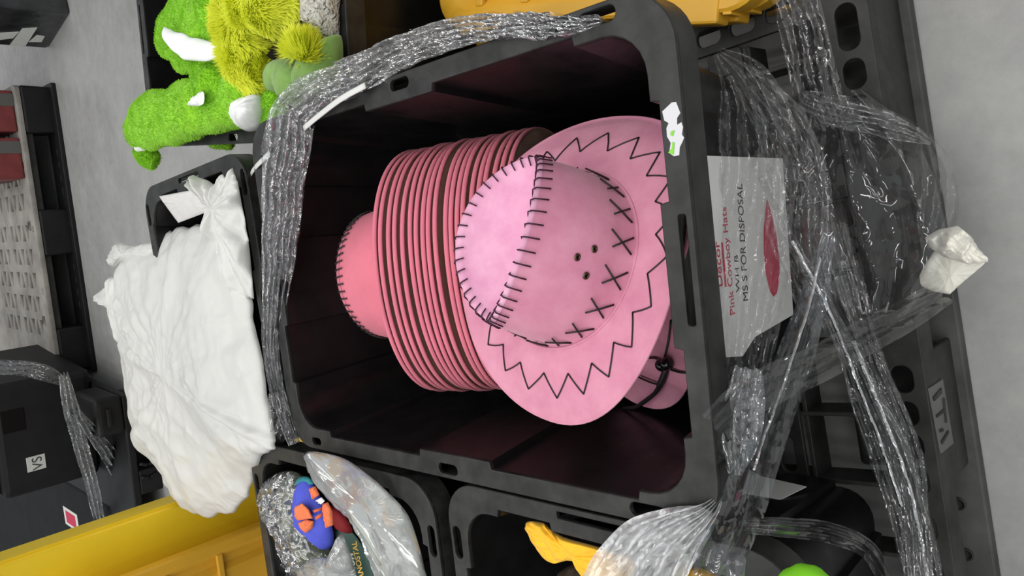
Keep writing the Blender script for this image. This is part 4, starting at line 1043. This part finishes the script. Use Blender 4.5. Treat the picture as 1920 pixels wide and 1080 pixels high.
film('clear film sheet covering the front of the left tote', fr([(1395, 985, -.06), (1480, 990, -.085), (1560, 1000, -.09), (1625, 1030, -.09), (1665, 1090, -.09)], 0), [.012, .016, .018, .018, .016], 'film_clear', nl=120, nw=20, amp=0.004, fl=6, seed=16, name='film_sheet')
film('film rope hanging from the wrapped case across the aisle', U3([(118, 700, .34), (132, 760, .32), (150, 830, .25), (170, 900, .2), (185, 970, .15)]), [.03, .05, .05, .05, .04], 'film_rope', nl=120, nw=14, amp=0.02, fl=8, seed=17)
film('second film rope running to the floor beside the cases', U3([(140, 770, .30), (180, 820, .2), (215, 870, .1), (240, 930, .02)]), [.03, .05, .06, .04], 'film_rope', nl=110, nw=14, amp=0.02, fl=8, seed=18)
film('loose film over the top of the large black case', U3([(-20, 688, .5), (40, 690, .46), (85, 700, .42), (120, 716, .36)]), [.05, .05, .05, .03], 'film', nl=90, nw=14, amp=0.012, fl=8, seed=19)
for pts, r, lab_ in (([(1486, 452, -.018), (1535, 545, -.034), (1562, 600, -.042), (1600, 700, -.055), (1650, 830, -.07), (1690, 950, -.085)], 0.0022, 'long twisted shiny film string crossing the pallet corner to corner'),
                     ([(1600, 640, -.05), (1640, 740, -.065), (1675, 830, -.078), (1700, 900, -.085), (1722, 990, -.09), (1742, 1100, -.095)], 0.0026, 'twisted film string nearest the pallet name plate'),
                     ([(1538, 480, -.035), (1520, 560, -.035), (1480, 690, -.035), (1440, 800, -.037), (1412, 880, -.04)], 0.0016, 'thin bluish film string along the strip in front of the tote')):
    vs, fs = tube(fr(pts, 0), r, 7, 90, 0.5)
    vs = [V(v) + V((nz(v[0] * 60, v[1] * 60, v[2] * 60, 3), 0, nz(v[0] * 60, v[1] * 60, v[2] * 60, 9))) * 0.002 for v in vs]
    solo('film_string', vs, fs, M['film_strand'], lab_, 'plastic film')
# thin straps
for pts, lab_ in (([(685, 160, .522), (640, 185, .53), (600, 215, .53), (570, 240, .528)], 'thin white plastic strap leaving the film at the right rim'), ([(505, 288, .525), (488, 304, .52), (474, 320, .50), (468, 335, .47)], 'short white strap end at the rounded rim corner')):
    vs, fs = tube(U3(pts), 0.0042, 8, 24, 0.3); solo('plastic_strap', vs, fs, M['strap'], lab_, 'strap')
# crumpled paper wad
wb = un(1785, 500, 0.06)
wad = thing('paper_wad', 'crumpled off white paper wad hanging at the end of the film', 'paper', wb)
P_w = mat('off_white_kraft_paper', (0.78, 0.76, 0.68), 0.6, 0.3, bump=0.3, bscale=40, bdist=0.003)
part('folded_sheet', *local(wb, pillow(U3([(1752, 470, .11), (1800, 478, .11), (1848, 492, .11), (1812, 524, .105), (1780, 552, .10), (1748, 546, .10), (1716, 532, .10), (1732, 500, .11)]), (-0.1, -0.6, 0.8), 0.008, 91, 0.004, 30, 18, 96, 3.5, 0.002, straight=True)), P_w, wad)
part('crumpled_ball', *local(wb, pillow(U3([(1733, 446, .12), (1760, 430, .12), (1795, 423, .12), (1815, 440, .12), (1830, 462, .12), (1848, 490, .12), (1810, 494, .12), (1770, 482, .12), (1745, 466, .12)]), (-0.1, -0.6, 0.8), 0.024, 92, 0.013, 34, 30, 120, 2.2, 0.004, straight=True)), P_w, wad)
